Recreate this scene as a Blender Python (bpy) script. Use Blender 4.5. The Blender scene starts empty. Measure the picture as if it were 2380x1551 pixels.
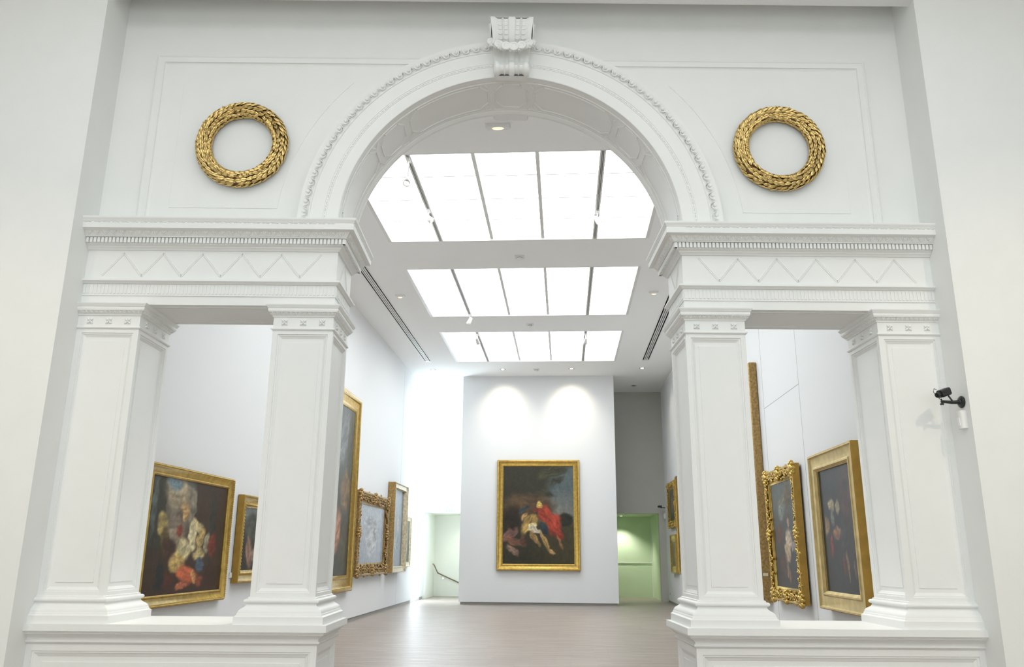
import bpy, bmesh, math, random
from mathutils import Vector, Matrix, noise
SC = bpy.context.scene
COL = SC.collection
PI = math.pi
# ------------------------------------------------------------------ camera, world, light, exposure
PHI = math.atan(0.068)                    # the picture gallery is turned a little against the loggia
CP, SP = math.cos(PHI), math.sin(PHI)
def G(u, v, z=0.0):                       # gallery coordinates -> world
    return Vector((u*CP + v*SP, -u*SP + v*CP, z))
cam_d = bpy.data.cameras.new('camera'); cam = bpy.data.objects.new('camera', cam_d); COL.objects.link(cam)
YAW, PITCH, ROLL = -0.0047056, 0.2626235, -0.0073310
rz = Matrix.Rotation(YAW, 3, 'Z'); rx = Matrix.Rotation(PITCH, 3, 'X'); ry = Matrix.Rotation(ROLL, 3, 'Y')
R = (rz @ rx @ ry) @ Matrix(((1, 0, 0), (0, 0, -1), (0, 1, 0)))
cam.matrix_world = Matrix.Translation((-0.0112, -7.9093, 1.5849)) @ R.to_4x4()
cam_d.sensor_width = 36.0; cam_d.lens = 36.0*1906.81/2380.0; cam_d.clip_start = 0.05; cam_d.clip_end = 200
SC.camera = cam
w = bpy.data.worlds.new('world'); SC.world = w; w.use_nodes = True
w.node_tree.nodes['Background'].inputs[0].default_value = (0.85, 0.92, 1.0, 1)
w.node_tree.nodes['Background'].inputs[1].default_value = 0.3
SC.view_settings.view_transform = 'Standard'; SC.view_settings.look = 'None'
SC.view_settings.gamma = 1.0; SC.view_settings.use_curve_mapping = False
SC.view_settings.exposure = 0.0
SC.cycles.use_light_tree = False; SC.cycles.diffuse_bounces = 7; SC.cycles.glossy_bounces = 2; SC.cycles.max_bounces = 8; SC.cycles.caustics_reflective = False; SC.cycles.caustics_refractive = False
SKY_GALLERY = 5.05        # radiance of the gallery skylights' glass
SKY_HALL = 1.62           # radiance of the front hall's skylight glass
WINDOW = 6.5            # daylight in the tall window behind the partition

# ------------------------------------------------------------------ materials
def mat(name, col, rough=0.6, metal=0.0, noise_amt=0.0, nscale=20.0, bump=0.0, bscale=60.0, emit=None, estr=0.0, spec=0.5):
    m = bpy.data.materials.new(name); m.use_nodes = True
    nt = m.node_tree; b = nt.nodes['Principled BSDF']
    b.inputs['Base Color'].default_value = (*col, 1); b.inputs['Roughness'].default_value = rough
    b.inputs['Metallic'].default_value = metal; b.inputs['Specular IOR Level'].default_value = spec
    tc = nt.nodes.new('ShaderNodeTexCoord')
    if noise_amt > 0:
        n = nt.nodes.new('ShaderNodeTexNoise'); n.inputs['Scale'].default_value = nscale; n.inputs['Detail'].default_value = 5
        r = nt.nodes.new('ShaderNodeValToRGB')
        r.color_ramp.elements[0].position = 0.3; r.color_ramp.elements[1].position = 0.7
        r.color_ramp.elements[0].color = (*[c*(1-noise_amt) for c in col], 1)
        r.color_ramp.elements[1].color = (*[min(1, c*(1+noise_amt*0.6)) for c in col], 1)
        nt.links.new(tc.outputs['Object'], n.inputs['Vector']); nt.links.new(n.outputs['Fac'], r.inputs['Fac'])
        nt.links.new(r.outputs['Color'], b.inputs['Base Color'])
    if bump > 0:
        n2 = nt.nodes.new('ShaderNodeTexNoise'); n2.inputs['Scale'].default_value = bscale; n2.inputs['Detail'].default_value = 4
        bp = nt.nodes.new('ShaderNodeBump'); bp.inputs['Strength'].default_value = bump; bp.inputs['Distance'].default_value = 0.01
        nt.links.new(tc.outputs['Object'], n2.inputs['Vector']); nt.links.new(n2.outputs['Fac'], bp.inputs['Height'])
        nt.links.new(bp.outputs['Normal'], b.inputs['Normal'])
    if emit:
        b.inputs['Emission Color'].default_value = (*emit, 1); b.inputs['Emission Strength'].default_value = estr
    return m
PLASTER = mat('painted_stucco', (0.80, 0.812, 0.80), 0.55, noise_amt=0.015, nscale=3, bump=0.12, bscale=14, spec=0.3)
HALLW = mat('hall_wall_paint', (0.80, 0.80, 0.775), 0.7, spec=0.25)
GALW = mat('gallery_wall_paint', (0.785, 0.80, 0.81), 0.7, spec=0.25)
CEIL = mat('ceiling_paint', (0.92, 0.92, 0.91), 0.8, spec=0.2)
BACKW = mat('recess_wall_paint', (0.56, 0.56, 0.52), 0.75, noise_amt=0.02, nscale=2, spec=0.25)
GREEN = mat('pale_green_paint', (0.60, 0.72, 0.53), 0.6, noise_amt=0.02, nscale=2)
CREAMG = mat('cream_green_paint', (0.80, 0.82, 0.75), 0.6, noise_amt=0.01, nscale=2)
GOLD = mat('gilding', (0.62, 0.42, 0.11), 0.28, 0.85, noise_amt=0.25, nscale=12, bump=0.10, bscale=60)
GOLDF = mat('matt_gilding', (0.60, 0.46, 0.20), 0.45, 0.55, noise_amt=0.2, nscale=9, bump=0.15, bscale=60)
GOLDO = mat('aged_gilding', (0.40, 0.26, 0.10), 0.42, 0.65, noise_amt=0.4, nscale=25, bump=0.3, bscale=60)
SILV = mat('pale_gilding', (0.62, 0.54, 0.38), 0.42, 0.5, noise_amt=0.3, nscale=14, bump=0.2, bscale=60)
WREATH = mat('wreath_gold_leaf', (0.76, 0.55, 0.22), 0.27, 0.85, noise_amt=0.35, nscale=22, bump=0.3, bscale=45)
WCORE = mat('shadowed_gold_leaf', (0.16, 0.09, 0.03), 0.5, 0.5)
GSIDE = mat('ochre_frame_side', (0.42, 0.25, 0.045), 0.45, 0.4, noise_amt=0.15, nscale=8)
DARKW = mat('dark_frame_wood', (0.10, 0.065, 0.03), 0.6)
WHITEM = mat('white_metal', (0.78, 0.78, 0.76), 0.4)
GREYM = mat('grey_metal', (0.42, 0.43, 0.42), 0.45, 0.3)
SKIRT = mat('grey_skirting', (0.36, 0.36, 0.35), 0.55)
GREYD = mat('shadow_grey', (0.26, 0.26, 0.25), 0.7)
DARKG = mat('dark_slot', (0.06, 0.06, 0.055), 0.7)
BLACK = mat('black_plastic', (0.012, 0.014, 0.013), 0.35)
CLEARM = mat('chrome', (0.7, 0.7, 0.68), 0.2, 0.9)
LABELM = mat('label_card', (0.85, 0.85, 0.86), 0.6)
LABELY = mat('old_paper_label', (0.75, 0.70, 0.50), 0.6)
BRASS = mat('wooden_rail', (0.20, 0.16, 0.09), 0.4)
SIGNG = mat('green_sign_paint', (0.10, 0.32, 0.18), 0.5)
PANE = mat('skylight_glass', (0.9, 0.9, 0.9), 0.5, emit=(0.94, 0.985, 1.0), estr=SKY_GALLERY)
PANEH = mat('hall_skylight_glass', (0.9, 0.9, 0.9), 0.5, emit=(0.93, 0.985, 1.0), estr=SKY_HALL)
FILLPANE = mat('added_fill_glass', (0.9, 0.9, 0.9), 0.5, emit=(0.93, 0.98, 1.0), estr=1.7)  # glow of the added rear glazing, frontal fill for the loggia
WINM = mat('window_daylight', (0.9, 0.9, 0.9), 0.5, emit=(0.80, 0.92, 1.0), estr=WINDOW)
LAMPM = mat('lamp_glow', (0.9, 0.8, 0.6), 0.4, emit=(1.0, 0.66, 0.32), estr=1.7)
LENSM = mat('lit_lens', (0.9, 0.9, 0.85), 0.3, emit=(1.0, 0.93, 0.8), estr=6)

def floor_material():
    m = bpy.data.materials.new('limed_oak_strips'); m.use_nodes = True
    nt = m.node_tree; L = nt.links; b = nt.nodes['Principled BSDF']
    tc = nt.nodes.new('ShaderNodeTexCoord')
    br = nt.nodes.new('ShaderNodeTexBrick')
    br.inputs['Scale'].default_value = 1.0; br.inputs['Mortar Size'].default_value = 0.0012; br.inputs['Mortar Smooth'].default_value = 0.2
    br.inputs['Brick Width'].default_value = 0.62; br.inputs['Row Height'].default_value = 0.035; br.offset = 0.37
    br.inputs['Color1'].default_value = (0.34, 0.285, 0.245, 1); br.inputs['Color2'].default_value = (0.47, 0.415, 0.375, 1)
    br.inputs['Mortar'].default_value = (0.25, 0.20, 0.16, 1); br.inputs['Bias'].default_value = -0.1
    L.new(tc.outputs['Object'], br.inputs['Vector'])
    mp = nt.nodes.new('ShaderNodeMapping'); mp.inputs['Scale'].default_value = (1.3, 26, 1)
    n = nt.nodes.new('ShaderNodeTexNoise'); n.inputs['Scale'].default_value = 1.0; n.inputs['Detail'].default_value = 6; n.inputs['Roughness'].default_value = 0.65
    L.new(tc.outputs['Object'], mp.inputs['Vector']); L.new(mp.outputs['Vector'], n.inputs['Vector'])
    mx = nt.nodes.new('ShaderNodeMix'); mx.data_type = 'RGBA'; mx.blend_type = 'MULTIPLY'; mx.inputs[0].default_value = 0.75
    rr = nt.nodes.new('ShaderNodeValToRGB'); rr.color_ramp.elements[0].position = 0.32; rr.color_ramp.elements[1].position = 0.68
    rr.color_ramp.elements[0].color = (0.62, 0.60, 0.58, 1); rr.color_ramp.elements[1].color = (1.15, 1.15, 1.15, 1)
    L.new(n.outputs['Fac'], rr.inputs['Fac']); L.new(br.outputs['Color'], mx.inputs[6]); L.new(rr.outputs['Color'], mx.inputs[7])
    L.new(mx.outputs[2], b.inputs['Base Color'])
    b.inputs['Roughness'].default_value = 0.38; b.inputs['Specular IOR Level'].default_value = 0.5
    bp = nt.nodes.new('ShaderNodeBump'); bp.inputs['Strength'].default_value = 0.25; bp.inputs['Distance'].default_value = 0.01
    L.new(n.outputs['Fac'], bp.inputs['Height']); L.new(bp.outputs['Normal'], b.inputs['Normal'])
    return m
FLOOR = floor_material()

def paint_material():
    m = bpy.data.materials.new('oil_paint'); m.use_nodes = True
    nt = m.node_tree; L = nt.links; b = nt.nodes['Principled BSDF']
    a = nt.nodes.new('ShaderNodeAttribute'); a.attribute_name = 'Col'
    tc = nt.nodes.new('ShaderNodeTexCoord'); n = nt.nodes.new('ShaderNodeTexNoise'); n.inputs['Scale'].default_value = 7; n.inputs['Detail'].default_value = 7; n.inputs['Distortion'].default_value = 1.5
    r = nt.nodes.new('ShaderNodeValToRGB'); r.color_ramp.elements[0].position = 0.3; r.color_ramp.elements[1].position = 0.7
    r.color_ramp.elements[0].color = (0.6, 0.6, 0.6, 1); r.color_ramp.elements[1].color = (1.3, 1.3, 1.3, 1)
    mx = nt.nodes.new('ShaderNodeMix'); mx.data_type = 'RGBA'; mx.blend_type = 'MULTIPLY'; mx.inputs[0].default_value = 0.45
    L.new(tc.outputs['Object'], n.inputs['Vector']); L.new(n.outputs['Fac'], r.inputs['Fac'])
    L.new(a.outputs['Color'], mx.inputs[6]); L.new(r.outputs['Color'], mx.inputs[7]); L.new(mx.outputs[2], b.inputs['Base Color'])
    b.inputs['Roughness'].default_value = 0.42; b.inputs['Specular IOR Level'].default_value = 0.35
    bp = nt.nodes.new('ShaderNodeBump'); bp.inputs['Strength'].default_value = 0.15; bp.inputs['Distance'].default_value = 0.01
    L.new(n.outputs['Fac'], bp.inputs['Height']); L.new(bp.outputs['Normal'], b.inputs['Normal'])
    return m
PAINT = paint_material()

# ------------------------------------------------------------------ mesh helpers
class MB:
    def __init__(s): s.v = []; s.f = []; s.m = []
    def add(s, vs, fs, k=0):
        o = len(s.v); s.v += [tuple(p) for p in vs]; s.f += [tuple(i+o for i in f) for f in fs]; s.m += [k]*len(fs); return s
    def box(s, x0, x1, y0, y1, z0, z1, k=0):
        return s.add([(x0,y0,z0),(x1,y0,z0),(x1,y1,z0),(x0,y1,z0),(x0,y0,z1),(x1,y0,z1),(x1,y1,z1),(x0,y1,z1)],
                     [(0,3,2,1),(4,5,6,7),(0,1,5,4),(1,2,6,5),(2,3,7,6),(3,0,4,7)], k)
    def loops(s, Ls, closed=True, cap0=False, cap1=False, k=0):     # skin between successive loops of points
        n = len(Ls[0]); o = len(s.v)
        for l in Ls: s.v += [tuple(p) for p in l]
        for i in range(len(Ls)-1):
            for j in range(n if closed else n-1):
                a, b = o+i*n+j, o+i*n+(j+1) % n
                s.f.append((a, b, b+n, a+n)); s.m.append(k)
        if cap0: s.f.append(tuple(reversed(range(o, o+n)))); s.m.append(k)
        if cap1: s.f.append(tuple(range(o+(len(Ls)-1)*n, o+len(Ls)*n))); s.m.append(k)
        return s
    def tube(s, pts, r, n=8, k=0):
        pts = [Vector(p) for p in pts]; Ls = []
        for i, p in enumerate(pts):
            d = (pts[min(i+1, len(pts)-1)]-pts[max(i-1, 0)]).normalized()
            a = d.cross(Vector((0, 0, 1)));
            if a.length < 0.1: a = d.cross(Vector((0, 1, 0)))
            a.normalize(); b = d.cross(a); rr = r[i] if isinstance(r, (list, tuple)) else r
            Ls.append([p+a*rr*math.cos(t)+b*rr*math.sin(t) for t in [2*PI*j/n for j in range(n)]])
        return s.loops(Ls, True, True, True, k)
    def ball(s, c, r, M=None, nu=8, nv=5, k=0):                    # ellipsoid; r = (rx,ry,rz); M rotates
        c = Vector(c); r = Vector(r) if isinstance(r, (tuple, list)) else Vector((r, r, r)); vs = []
        def P(a, b):
            p = Vector((r.x*math.sin(b)*math.cos(a), r.y*math.sin(b)*math.sin(a), r.z*math.cos(b)))
            return c+(M @ p if M else p)
        vs = [P(0, 0)]+[P(2*PI*i/nu, PI*j/nv) for j in range(1, nv) for i in range(nu)]+[P(0, PI)]
        fs = [(0, 1+i, 1+(i+1) % nu) for i in range(nu)]
        for j in range(nv-2):
            for i in range(nu): fs.append((1+j*nu+i, 1+(j+1)*nu+i, 1+(j+1)*nu+(i+1) % nu, 1+j*nu+(i+1) % nu))
        e = 1+(nv-2)*nu; fs += [(e+i, len(vs)-1, e+(i+1) % nu) for i in range(nu)]
        return s.add(vs, fs, k)
    def lathe(s, c, prof, axis='Z', n=16, k=0):                     # prof = [(r, h)]
        c = Vector(c); Ls = []
        for r, h in prof:
            l = []
            for j in range(n):
                a = 2*PI*j/n; x, y = r*math.cos(a), r*math.sin(a)
                l.append(c+(Vector((x, y, h)) if axis == 'Z' else Vector((x, h, y)) if axis == 'Y' else Vector((h, x, y))))
            Ls.append(l)
        return s.loops(Ls, True, True, True, k)
    def build(s, name, m, parent=None, smooth=False, loc=None, rot=None, fix=True):
        me = bpy.data.meshes.new(name); me.from_pydata(s.v, [], s.f)
        for q in (m if isinstance(m, (list, tuple)) else [m]): me.materials.append(q)
        me.polygons.foreach_set('material_index', s.m)
        if fix:
            bm = bmesh.new(); bm.from_mesh(me); bmesh.ops.recalc_face_normals(bm, faces=bm.faces); bm.to_mesh(me); bm.free()
        if smooth: me.polygons.foreach_set('use_smooth', [True]*len(me.polygons))
        me.update()
        o = bpy.data.objects.new(name, me); COL.objects.link(o)
        if parent: o.parent = parent
        if loc is not None: o.location = loc
        if rot is not None: o.rotation_euler = (0, 0, rot)
        return o
def tag(o, label=None, cat=None, group=None, kind=None):
    if label: o['label'] = label
    if cat: o['category'] = cat
    if group: o['group'] = group
    if kind: o['kind'] = kind
    return o
def empty(name, loc, rot=0.0, label=None, cat=None, group=None):
    o = bpy.data.objects.new(name, None); COL.objects.link(o); o.location = loc; o.rotation_euler = (0, 0, rot)
    o.empty_display_size = 0.1
    return tag(o, label, cat, group)
def struct(name, mb, m, gal=False):
    o = mb.build(name, m, rot=-PHI if gal else None); return tag(o, kind='structure')
def copy_tree(o, parent=None):
    c = o.copy(); COL.objects.link(c)
    if parent: c.parent = parent
    for ch in list(o.children): copy_tree(ch, c)
    return c
def autosmooth(o, ang=35):
    me = o.data; bm = bmesh.new(); bm.from_mesh(me)
    for f in bm.faces: f.smooth = True
    for e in bm.edges:
        if len(e.link_faces) == 2 and e.calc_face_angle(0) > math.radians(ang): e.smooth = False
    bm.to_mesh(me); bm.free(); return o

# measured sizes of the loggia (metres; x from the arch axis, y = 0 the pier fronts)
A, B, C, W, D = 1.761, 2.360, 3.692, 4.308, 0.729
Z_SILL, Z_CAP, Z_ENT = 0.953, 3.980, 4.853
NICHE_Y, NICHE_Z = -0.36, 7.62
UL, UR, ZC = -4.579, 4.121, 7.494
V_PART, V_BACK = 19.70, 22.70
SKIRT_H = 0.085

def ring(mb, prof, x0, x1, y0, y1, off=(1, 1, 1, 1), **kw):         # off = sides (-x, +x, -y, +y) that the profile projects from
    Ls = [[(x0-p*off[0], y0-p*off[2], z), (x1+p*off[1], y0-p*off[2], z), (x1+p*off[1], y1+p*off[3], z), (x0-p*off[0], y1+p*off[3], z)] for p, z in prof]
    return mb.loops(Ls, **kw)
def panel(mb, o, ex, ez, n, w_, h_, steps, k=0):                    # nested rectangles on a face; steps = (inset, height above the face)
    o, ex, ez, n = Vector(o), Vector(ex), Vector(ez), Vector(n)
    Ls = []
    for d, h in steps:
        Ls.append([o+ex*d+ez*d+n*h, o+ex*(w_-d)+ez*d+n*h, o+ex*(w_-d)+ez*(h_-d)+n*h, o+ex*d+ez*(h_-d)+n*h])
    return mb.loops(Ls, True, False, True, k)
SHAFT_STEPS = [(0, 0), (0.050, 0), (0.054, -0.010), (0.066, -0.010), (0.070, -0.017), (0.086, -0.026), (0.092, -0.030), (0.130, -0.030), (0.132, -0.024)]
def sides(x0, x1, y0, y1, which):                                   # faces of a rectangle in plan: origin, direction, normal, length
    F = {'-y': ((x0, y0), (1, 0), (0, -1), x1-x0), '+y': ((x1, y1), (-1, 0), (0, 1), x1-x0),
         '-x': ((x0, y1), (0, -1), (-1, 0), y1-y0), '+x': ((x1, y0), (0, 1), (1, 0), y1-y0)}
    return [F[k] for k in which]
def along(mb, face, proj, pitch, unit, ext0=0.0, ext1=0.0):         # repeat unit(mb, centre, dir, normal) along a face pushed out by proj
    (ox, oy), (dx, dy), (nx, ny), L = face
    L2 = L+ext0+ext1; n = max(1, round(L2/pitch)); p = L2/n
    for i in range(n):
        s_ = -ext0+p*(i+0.5)
        unit(mb, Vector((ox+dx*s_+nx*proj, oy+dy*s_+ny*proj, 0)), Vector((dx, dy, 0)), Vector((nx, ny, 0)), p)

# ------------------------------------------------------------------ setting: front hall
b = MB(); b.box(-8.0, 8.0, -16.0, 40.0, -0.2, 0.0)
fl = struct('floor', b, FLOOR, True)
b = MB(); ZT = 7.95
b.box(-8, -W, NICHE_Y, 0.9, 0, ZT); struct('wall_front_left', b, PLASTER); b = MB(); b.box(W, 8, NICHE_Y, 0.72, 0, ZT); struct('wall_front_right', b, PLASTER); b = MB(); b.box(-W, W, NICHE_Y, D, NICHE_Z, ZT); b.box(-W, W, NICHE_Y, NICHE_Y+.12, 7.37, NICHE_Z); struct('wall_front_top', b, PLASTER); b = MB()  # unseen bulkhead strip added below the soffit to shade the niche top
# loggia wall with the round arch cut out
R_IN, ZA = 1.787, 4.81
NA = 72
def arch_pt(r, t, y): return (r*math.cos(t), y, ZA+r*math.sin(t))
yw = 0.10
for y in (yw, D):
    arc = [arch_pt(R_IN, PI*i/NA, y) for i in range(NA+1)]
    for i in range(NA):
        a_, c_ = arc[i], arc[i+1]
        def out(p):
            x, _, z = p; t = math.atan2(z-ZA, x)
            kx = abs(W/math.cos(t)) if abs(math.cos(t)) > 1e-6 else 1e9; kz = abs((NICHE_Z-ZA)/math.sin(t)) if abs(math.sin(t)) > 1e-6 else 1e9
            k = min(kx, kz); return (k*math.cos(t), y, ZA+k*math.sin(t))
        b.add([a_, c_, out(c_), out(a_)], [(0, 1, 2, 3)])
for i in range(NA):
    pass
corn = math.atan2(NICHE_Z-ZA, W)
for sx in (1, -1):
    for y in (yw, D):
        t0 = [PI*i/NA for i in range(NA+1)]
        # close the corner wedge left by the radial fan
        j = max(i for i in range(NA+1) if t0[i] <= corn)
        p1 = (sx*W, y, ZA+W*math.tan(t0[j])); p2 = (sx*(NICHE_Z-ZA)/math.tan(t0[j+1]), y, NICHE_Z)
        b.add([p1, (sx*W, y, NICHE_Z), p2], [(0, 1, 2)])
struct('wall_front', b, PLASTER)
bi = MB()
bi.loops([[arch_pt(R_IN, PI*i/NA, y) for i in range(NA+1)] for y in (0.0, D)], False)
o = bi.build('trim_1', PLASTER, smooth=True); tag(o, kind='structure')
b = MB(); b.box(-8.2, -8, -11.7, 0.9, 0, ZT); struct('wall_left', b, HALLW)
b = MB(); b.box(8, 8.2, -11.7, 0.9, 0, ZT); struct('wall_right', b, HALLW)
b = MB(); b.box(-8, -4.5, -11.7, -11.5, 0, ZT); b.box(4.5, 8, -11.7, -11.5, 0, ZT); b.box(-4.5, 4.5, -11.7, -11.5, 5.2, ZT); struct('wall_rear', b, HALLW)
wr = empty('added_fill_window', (0, -11.6, 0), 0); tag(wr, kind='structure')  # unseen glazing added in the rear wall to brighten the loggia front
for i in range(3):
    p = MB(); p.box(-4.5+3*i+.05, -1.5+3*i-.05, -.01, .01, .1, 5.1); p.build('pane', FILLPANE, wr)
p = MB()
for i in range(4): p.box(-4.5+3*i-.05, -4.5+3*i+.05, -.05, .06, 0, 5.2)
p.box(-4.5, 4.5, -.05, .06, 0, .1); p.box(-4.5, 4.5, -.05, .06, 5.1, 5.2); p.build('frame', WHITEM, wr)
b = MB(); b.box(-8.2, 8.2, -11.7, -10.6, ZT, ZT+.2); b.box(-8.2, 8.2, -2.2, 0.9, ZT, ZT+.2); b.box(-8.2, -5.5, -10.6, -2.2, ZT, ZT+.2); b.box(5.5, 8.2, -10.6, -2.2, ZT, ZT+.2)
struct('ceiling', b, CEIL)
hs = empty('hall_skylight', (0, -6.4, ZT), label='large glazed skylight in the high ceiling of the front hall', cat='skylight')
for i in range(4):
    for j in range(3):
        p = MB(); p.box(-5.5+i*2.75+.03, -5.5+(i+1)*2.75-.03, -4.2+j*2.8+.03, -4.2+(j+1)*2.8-.03, 0.1, 0.12); p.build('pane', PANEH, hs)
f_ = MB()
for i in range(5): f_.box(-5.5+i*2.75-.03, -5.5+i*2.75+.03, -4.2, 4.2, 0.04, 0.14)
for j in range(4): f_.box(-5.5, 5.5, -4.2+j*2.8-.03, -4.2+j*2.8+.03, 0.04, 0.14)
f_.build('frame', WHITEM, hs)

# ------------------------------------------------------------------ setting: gallery shell (gallery coordinates, turned by -PHI)
V0 = 0.80
b = MB(); b.box(UL-0.25, UL, V0, 20.5, SKIRT_H, ZC)
b.box(UL-0.25, UL-0.02, 22.35, 25.2, SKIRT_H, ZC)
struct('wall_gallery_left', b, GALW, True)
b = MB()
for v in (4.75, 10.2, 17.7):                                        # hairline joints of the wall boards
    b.box(UL-0.001, UL+0.0015, v-.002, v+.002, SKIRT_H, ZC)
b = MB(); b.box(UR, UR+0.25, V0, 22.1, SKIRT_H, ZC); b.box(UR-0.06+.13, UR+0.25, 22.1, 25.6, SKIRT_H, ZC)
struct('wall_gallery_right', b, GALW, True)
b = MB()
for v in (4.65, 6.88): b.box(UR-0.0015, UR+0.001, v-.005, v+.005, SKIRT_H, ZC)
b.box(UR-0.0015, UR+0.001, 4.65, 6.88, 4.12, 4.13)
struct('trim_2', b, SKIRT, True)
b = MB(); b.box(UL-0.0005, UL+0.0015, 17.90, 17.904, SKIRT_H, ZC); struct('trim_3', b, SKIRT, True)
b = MB(); b.box(UL-0.22, UL-0.03, V0, 20.5, 0, SKIRT_H); b.box(UL-0.22, UL-0.05, 22.35, 25.2, 0, SKIRT_H); struct('baseboard_left', b, SKIRT, True)
b = MB(); b.box(UR+0.03, UR+0.22, V0, 22.1, 0, SKIRT_H); b.box(UR+.1, UR+0.22, 22.1, 25.6, 0, SKIRT_H); struct('baseboard_right', b, SKIRT, True)
# partition that carries the central picture
b = MB(); b.box(-2.89, 2.255, V_PART, V_BACK, SKIRT_H, ZC)
struct('wall_partition', b, GALW, True)
b = MB(); b.box(-2.83, 2.20, V_PART+0.05, V_BACK, 0, SKIRT_H); struct('baseboard_partition', b, SKIRT, True)
# back wall with two door-high openings
ZO = 3.04
b = MB(); b.box(-3.0, 2.2, V_BACK, V_BACK+0.3, 0, ZC); b.box(UL-.02, -3.0, V_BACK, V_BACK+0.3, ZO, ZC); struct('wall_back', b, GALW, True)
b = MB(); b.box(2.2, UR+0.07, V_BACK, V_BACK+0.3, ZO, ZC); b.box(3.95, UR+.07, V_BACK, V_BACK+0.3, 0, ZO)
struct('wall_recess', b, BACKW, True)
b = MB(); b.box(UL-.1, -2.5, 25.0, 25.2, 0, ZO); b.box(-2.7, -2.5, 23.0, 25.0, 0, ZO); b.box(UL-.1, UL+.06, 23.0, 25.0, 0, ZO)
b.box(UL-.1, -2.5, 23.0, 25.2, ZO, ZO+0.1)
struct('wall_stair', b, CREAMG, True)
b = MB(); b.box(1.6, 4.2, 25.5, 25.7, 0, ZO); b.box(3.97, 4.15, 23.0, 25.5, 0, ZO); b.box(1.6, 1.8, 23.0, 25.5, 0, ZO); b.box(1.6, 4.2, 23.0, 25.7, ZO, ZO+0.1)
struct('wall_green', b, GREEN, True)
b = MB(); b.box(1.8, 3.93, 25.47, 25.5, 1.27, 1.295); b.box(3.93, 3.97, 25.46, 25.5, 0, ZO-.02)
struct('trim_4', b, CREAMG, True)
# gallery ceiling with three skylight wells
SKX = [-2.83, -1.828, -0.825, 0.168, 1.172, 2.178]
SKV = [(3.42, 7.06), (8.66, 12.31), (13.86, 17.48)]
b = MB(); c0, c1 = ZC, ZC+0.35
vs = [0.60]+[q for s_ in SKV for q in s_]+[25.2]
for i in range(0, len(vs), 2): b.box(UL-.25, UR+.25, vs[i], vs[i+1], c0, c1)
for (q0, q1) in SKV: b.box(UL-.25, SKX[0]-.035, q0, q1, c0, c1); b.box(SKX[-1]+.035, UR+.25, q0, q1, c0, c1)
struct('ceiling_gallery', b, CEIL, True)
# tall window lighting the corner behind the partition
wn = empty('window_1', G(UL-0.12, 21.42, 0), -PHI); tag(wn, kind='structure')
p = MB(); p.box(-0.02, 0.0, -0.90, 0.90, 0.1, ZC-.06); p.build('pane', WINM, wn)
p = MB()
for yy in (-.92, .90): p.box(-.06, .08, yy, yy+.03, 0, ZC)
p.box(-.06, .08, -.9, .9, 0, .1); p.box(-.06, .08, -.9, .9, ZC-.06, ZC)
p.build('frame', WHITEM, wn)

# ------------------------------------------------------------------ skylights, tracks, ceiling fittings
for n, (q0, q1) in enumerate(SKV):
    vc = (q0+q1)/2
    lab = ['near skylight, grid of twenty glowing panes, first behind the arch', 'middle skylight of the gallery ceiling, between the near and far ones', 'far skylight of the gallery ceiling, nearest the hanging partition'][n]
    sk = empty('skylight', G(0, vc, ZC), -PHI, lab, 'skylight', 'gallery ceiling skylights')
    h = (q1-q0)/2
    gap = [0.009, 0.006, 0.0][n]; rows = [4, 4, 1][n]
    for i in range(5):
        x0, x1 = SKX[i]+.03, SKX[i+1]-.03
        if i in (1, 4): x0 += .015
        if i in (0, 3): x1 -= .015
        for j in range(rows):
            y0 = -h+(2*h)*j/rows; y1 = -h+(2*h)*(j+1)/rows
            p = MB(); p.box(x0-.005, x1+.005, y0+(gap if j else 0), y1-(gap if j < rows-1 else 0), 0.07, 0.085); p.build('pane', PANE, sk)
    if rows > 1:
        for j in (1, 2, 3):
            f_ = MB(); yy = -h+2*h*j/4; f_.box(SKX[0]+.02, SKX[-1]-.02, yy-gap, yy+gap, 0.055, 0.07); f_.build('glazing_bar', GREYM, sk)
    f_ = MB(); f_.box(SKX[0]-.035, SKX[0]+.03, -h, h, 0.0, 0.10); f_.box(SKX[-1]-.03, SKX[-1]+.035, -h, h, 0.0, 0.10)
    f_.box(SKX[0], SKX[-1], -h-.005, -h+.02, -.002, .09); f_.box(SKX[0], SKX[-1], h-.02, h+.005, -.002, .09); f_.box(SKX[0]-.03, SKX[-1]+.03, -h, h, .087, .10)
    f_.build('frame', WHITEM, sk)
    for i in (2, 3):
        f_ = MB(); f_.box(SKX[i]-.03, SKX[i]+.03, -h, h, 0.03, 0.09); f_.build('mullion', WHITEM, sk)
    for i in (1, 4):
        f_ = MB(); f_.box(SKX[i]-.045, SKX[i]-.018, -h, h, 0.0, 0.09); f_.box(SKX[i]+.018, SKX[i]+.045, -h, h, 0.0, 0.09)
        f_.box(SKX[i]-.018, SKX[i]+.018, -h, h, .05, .09, 1); f_.box(SKX[i]-.004, SKX[i]+.004, -h, h, .01, .05, 2); f_.build('lighting_track', [WHITEM, GREYM, WHITEM], sk)

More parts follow.
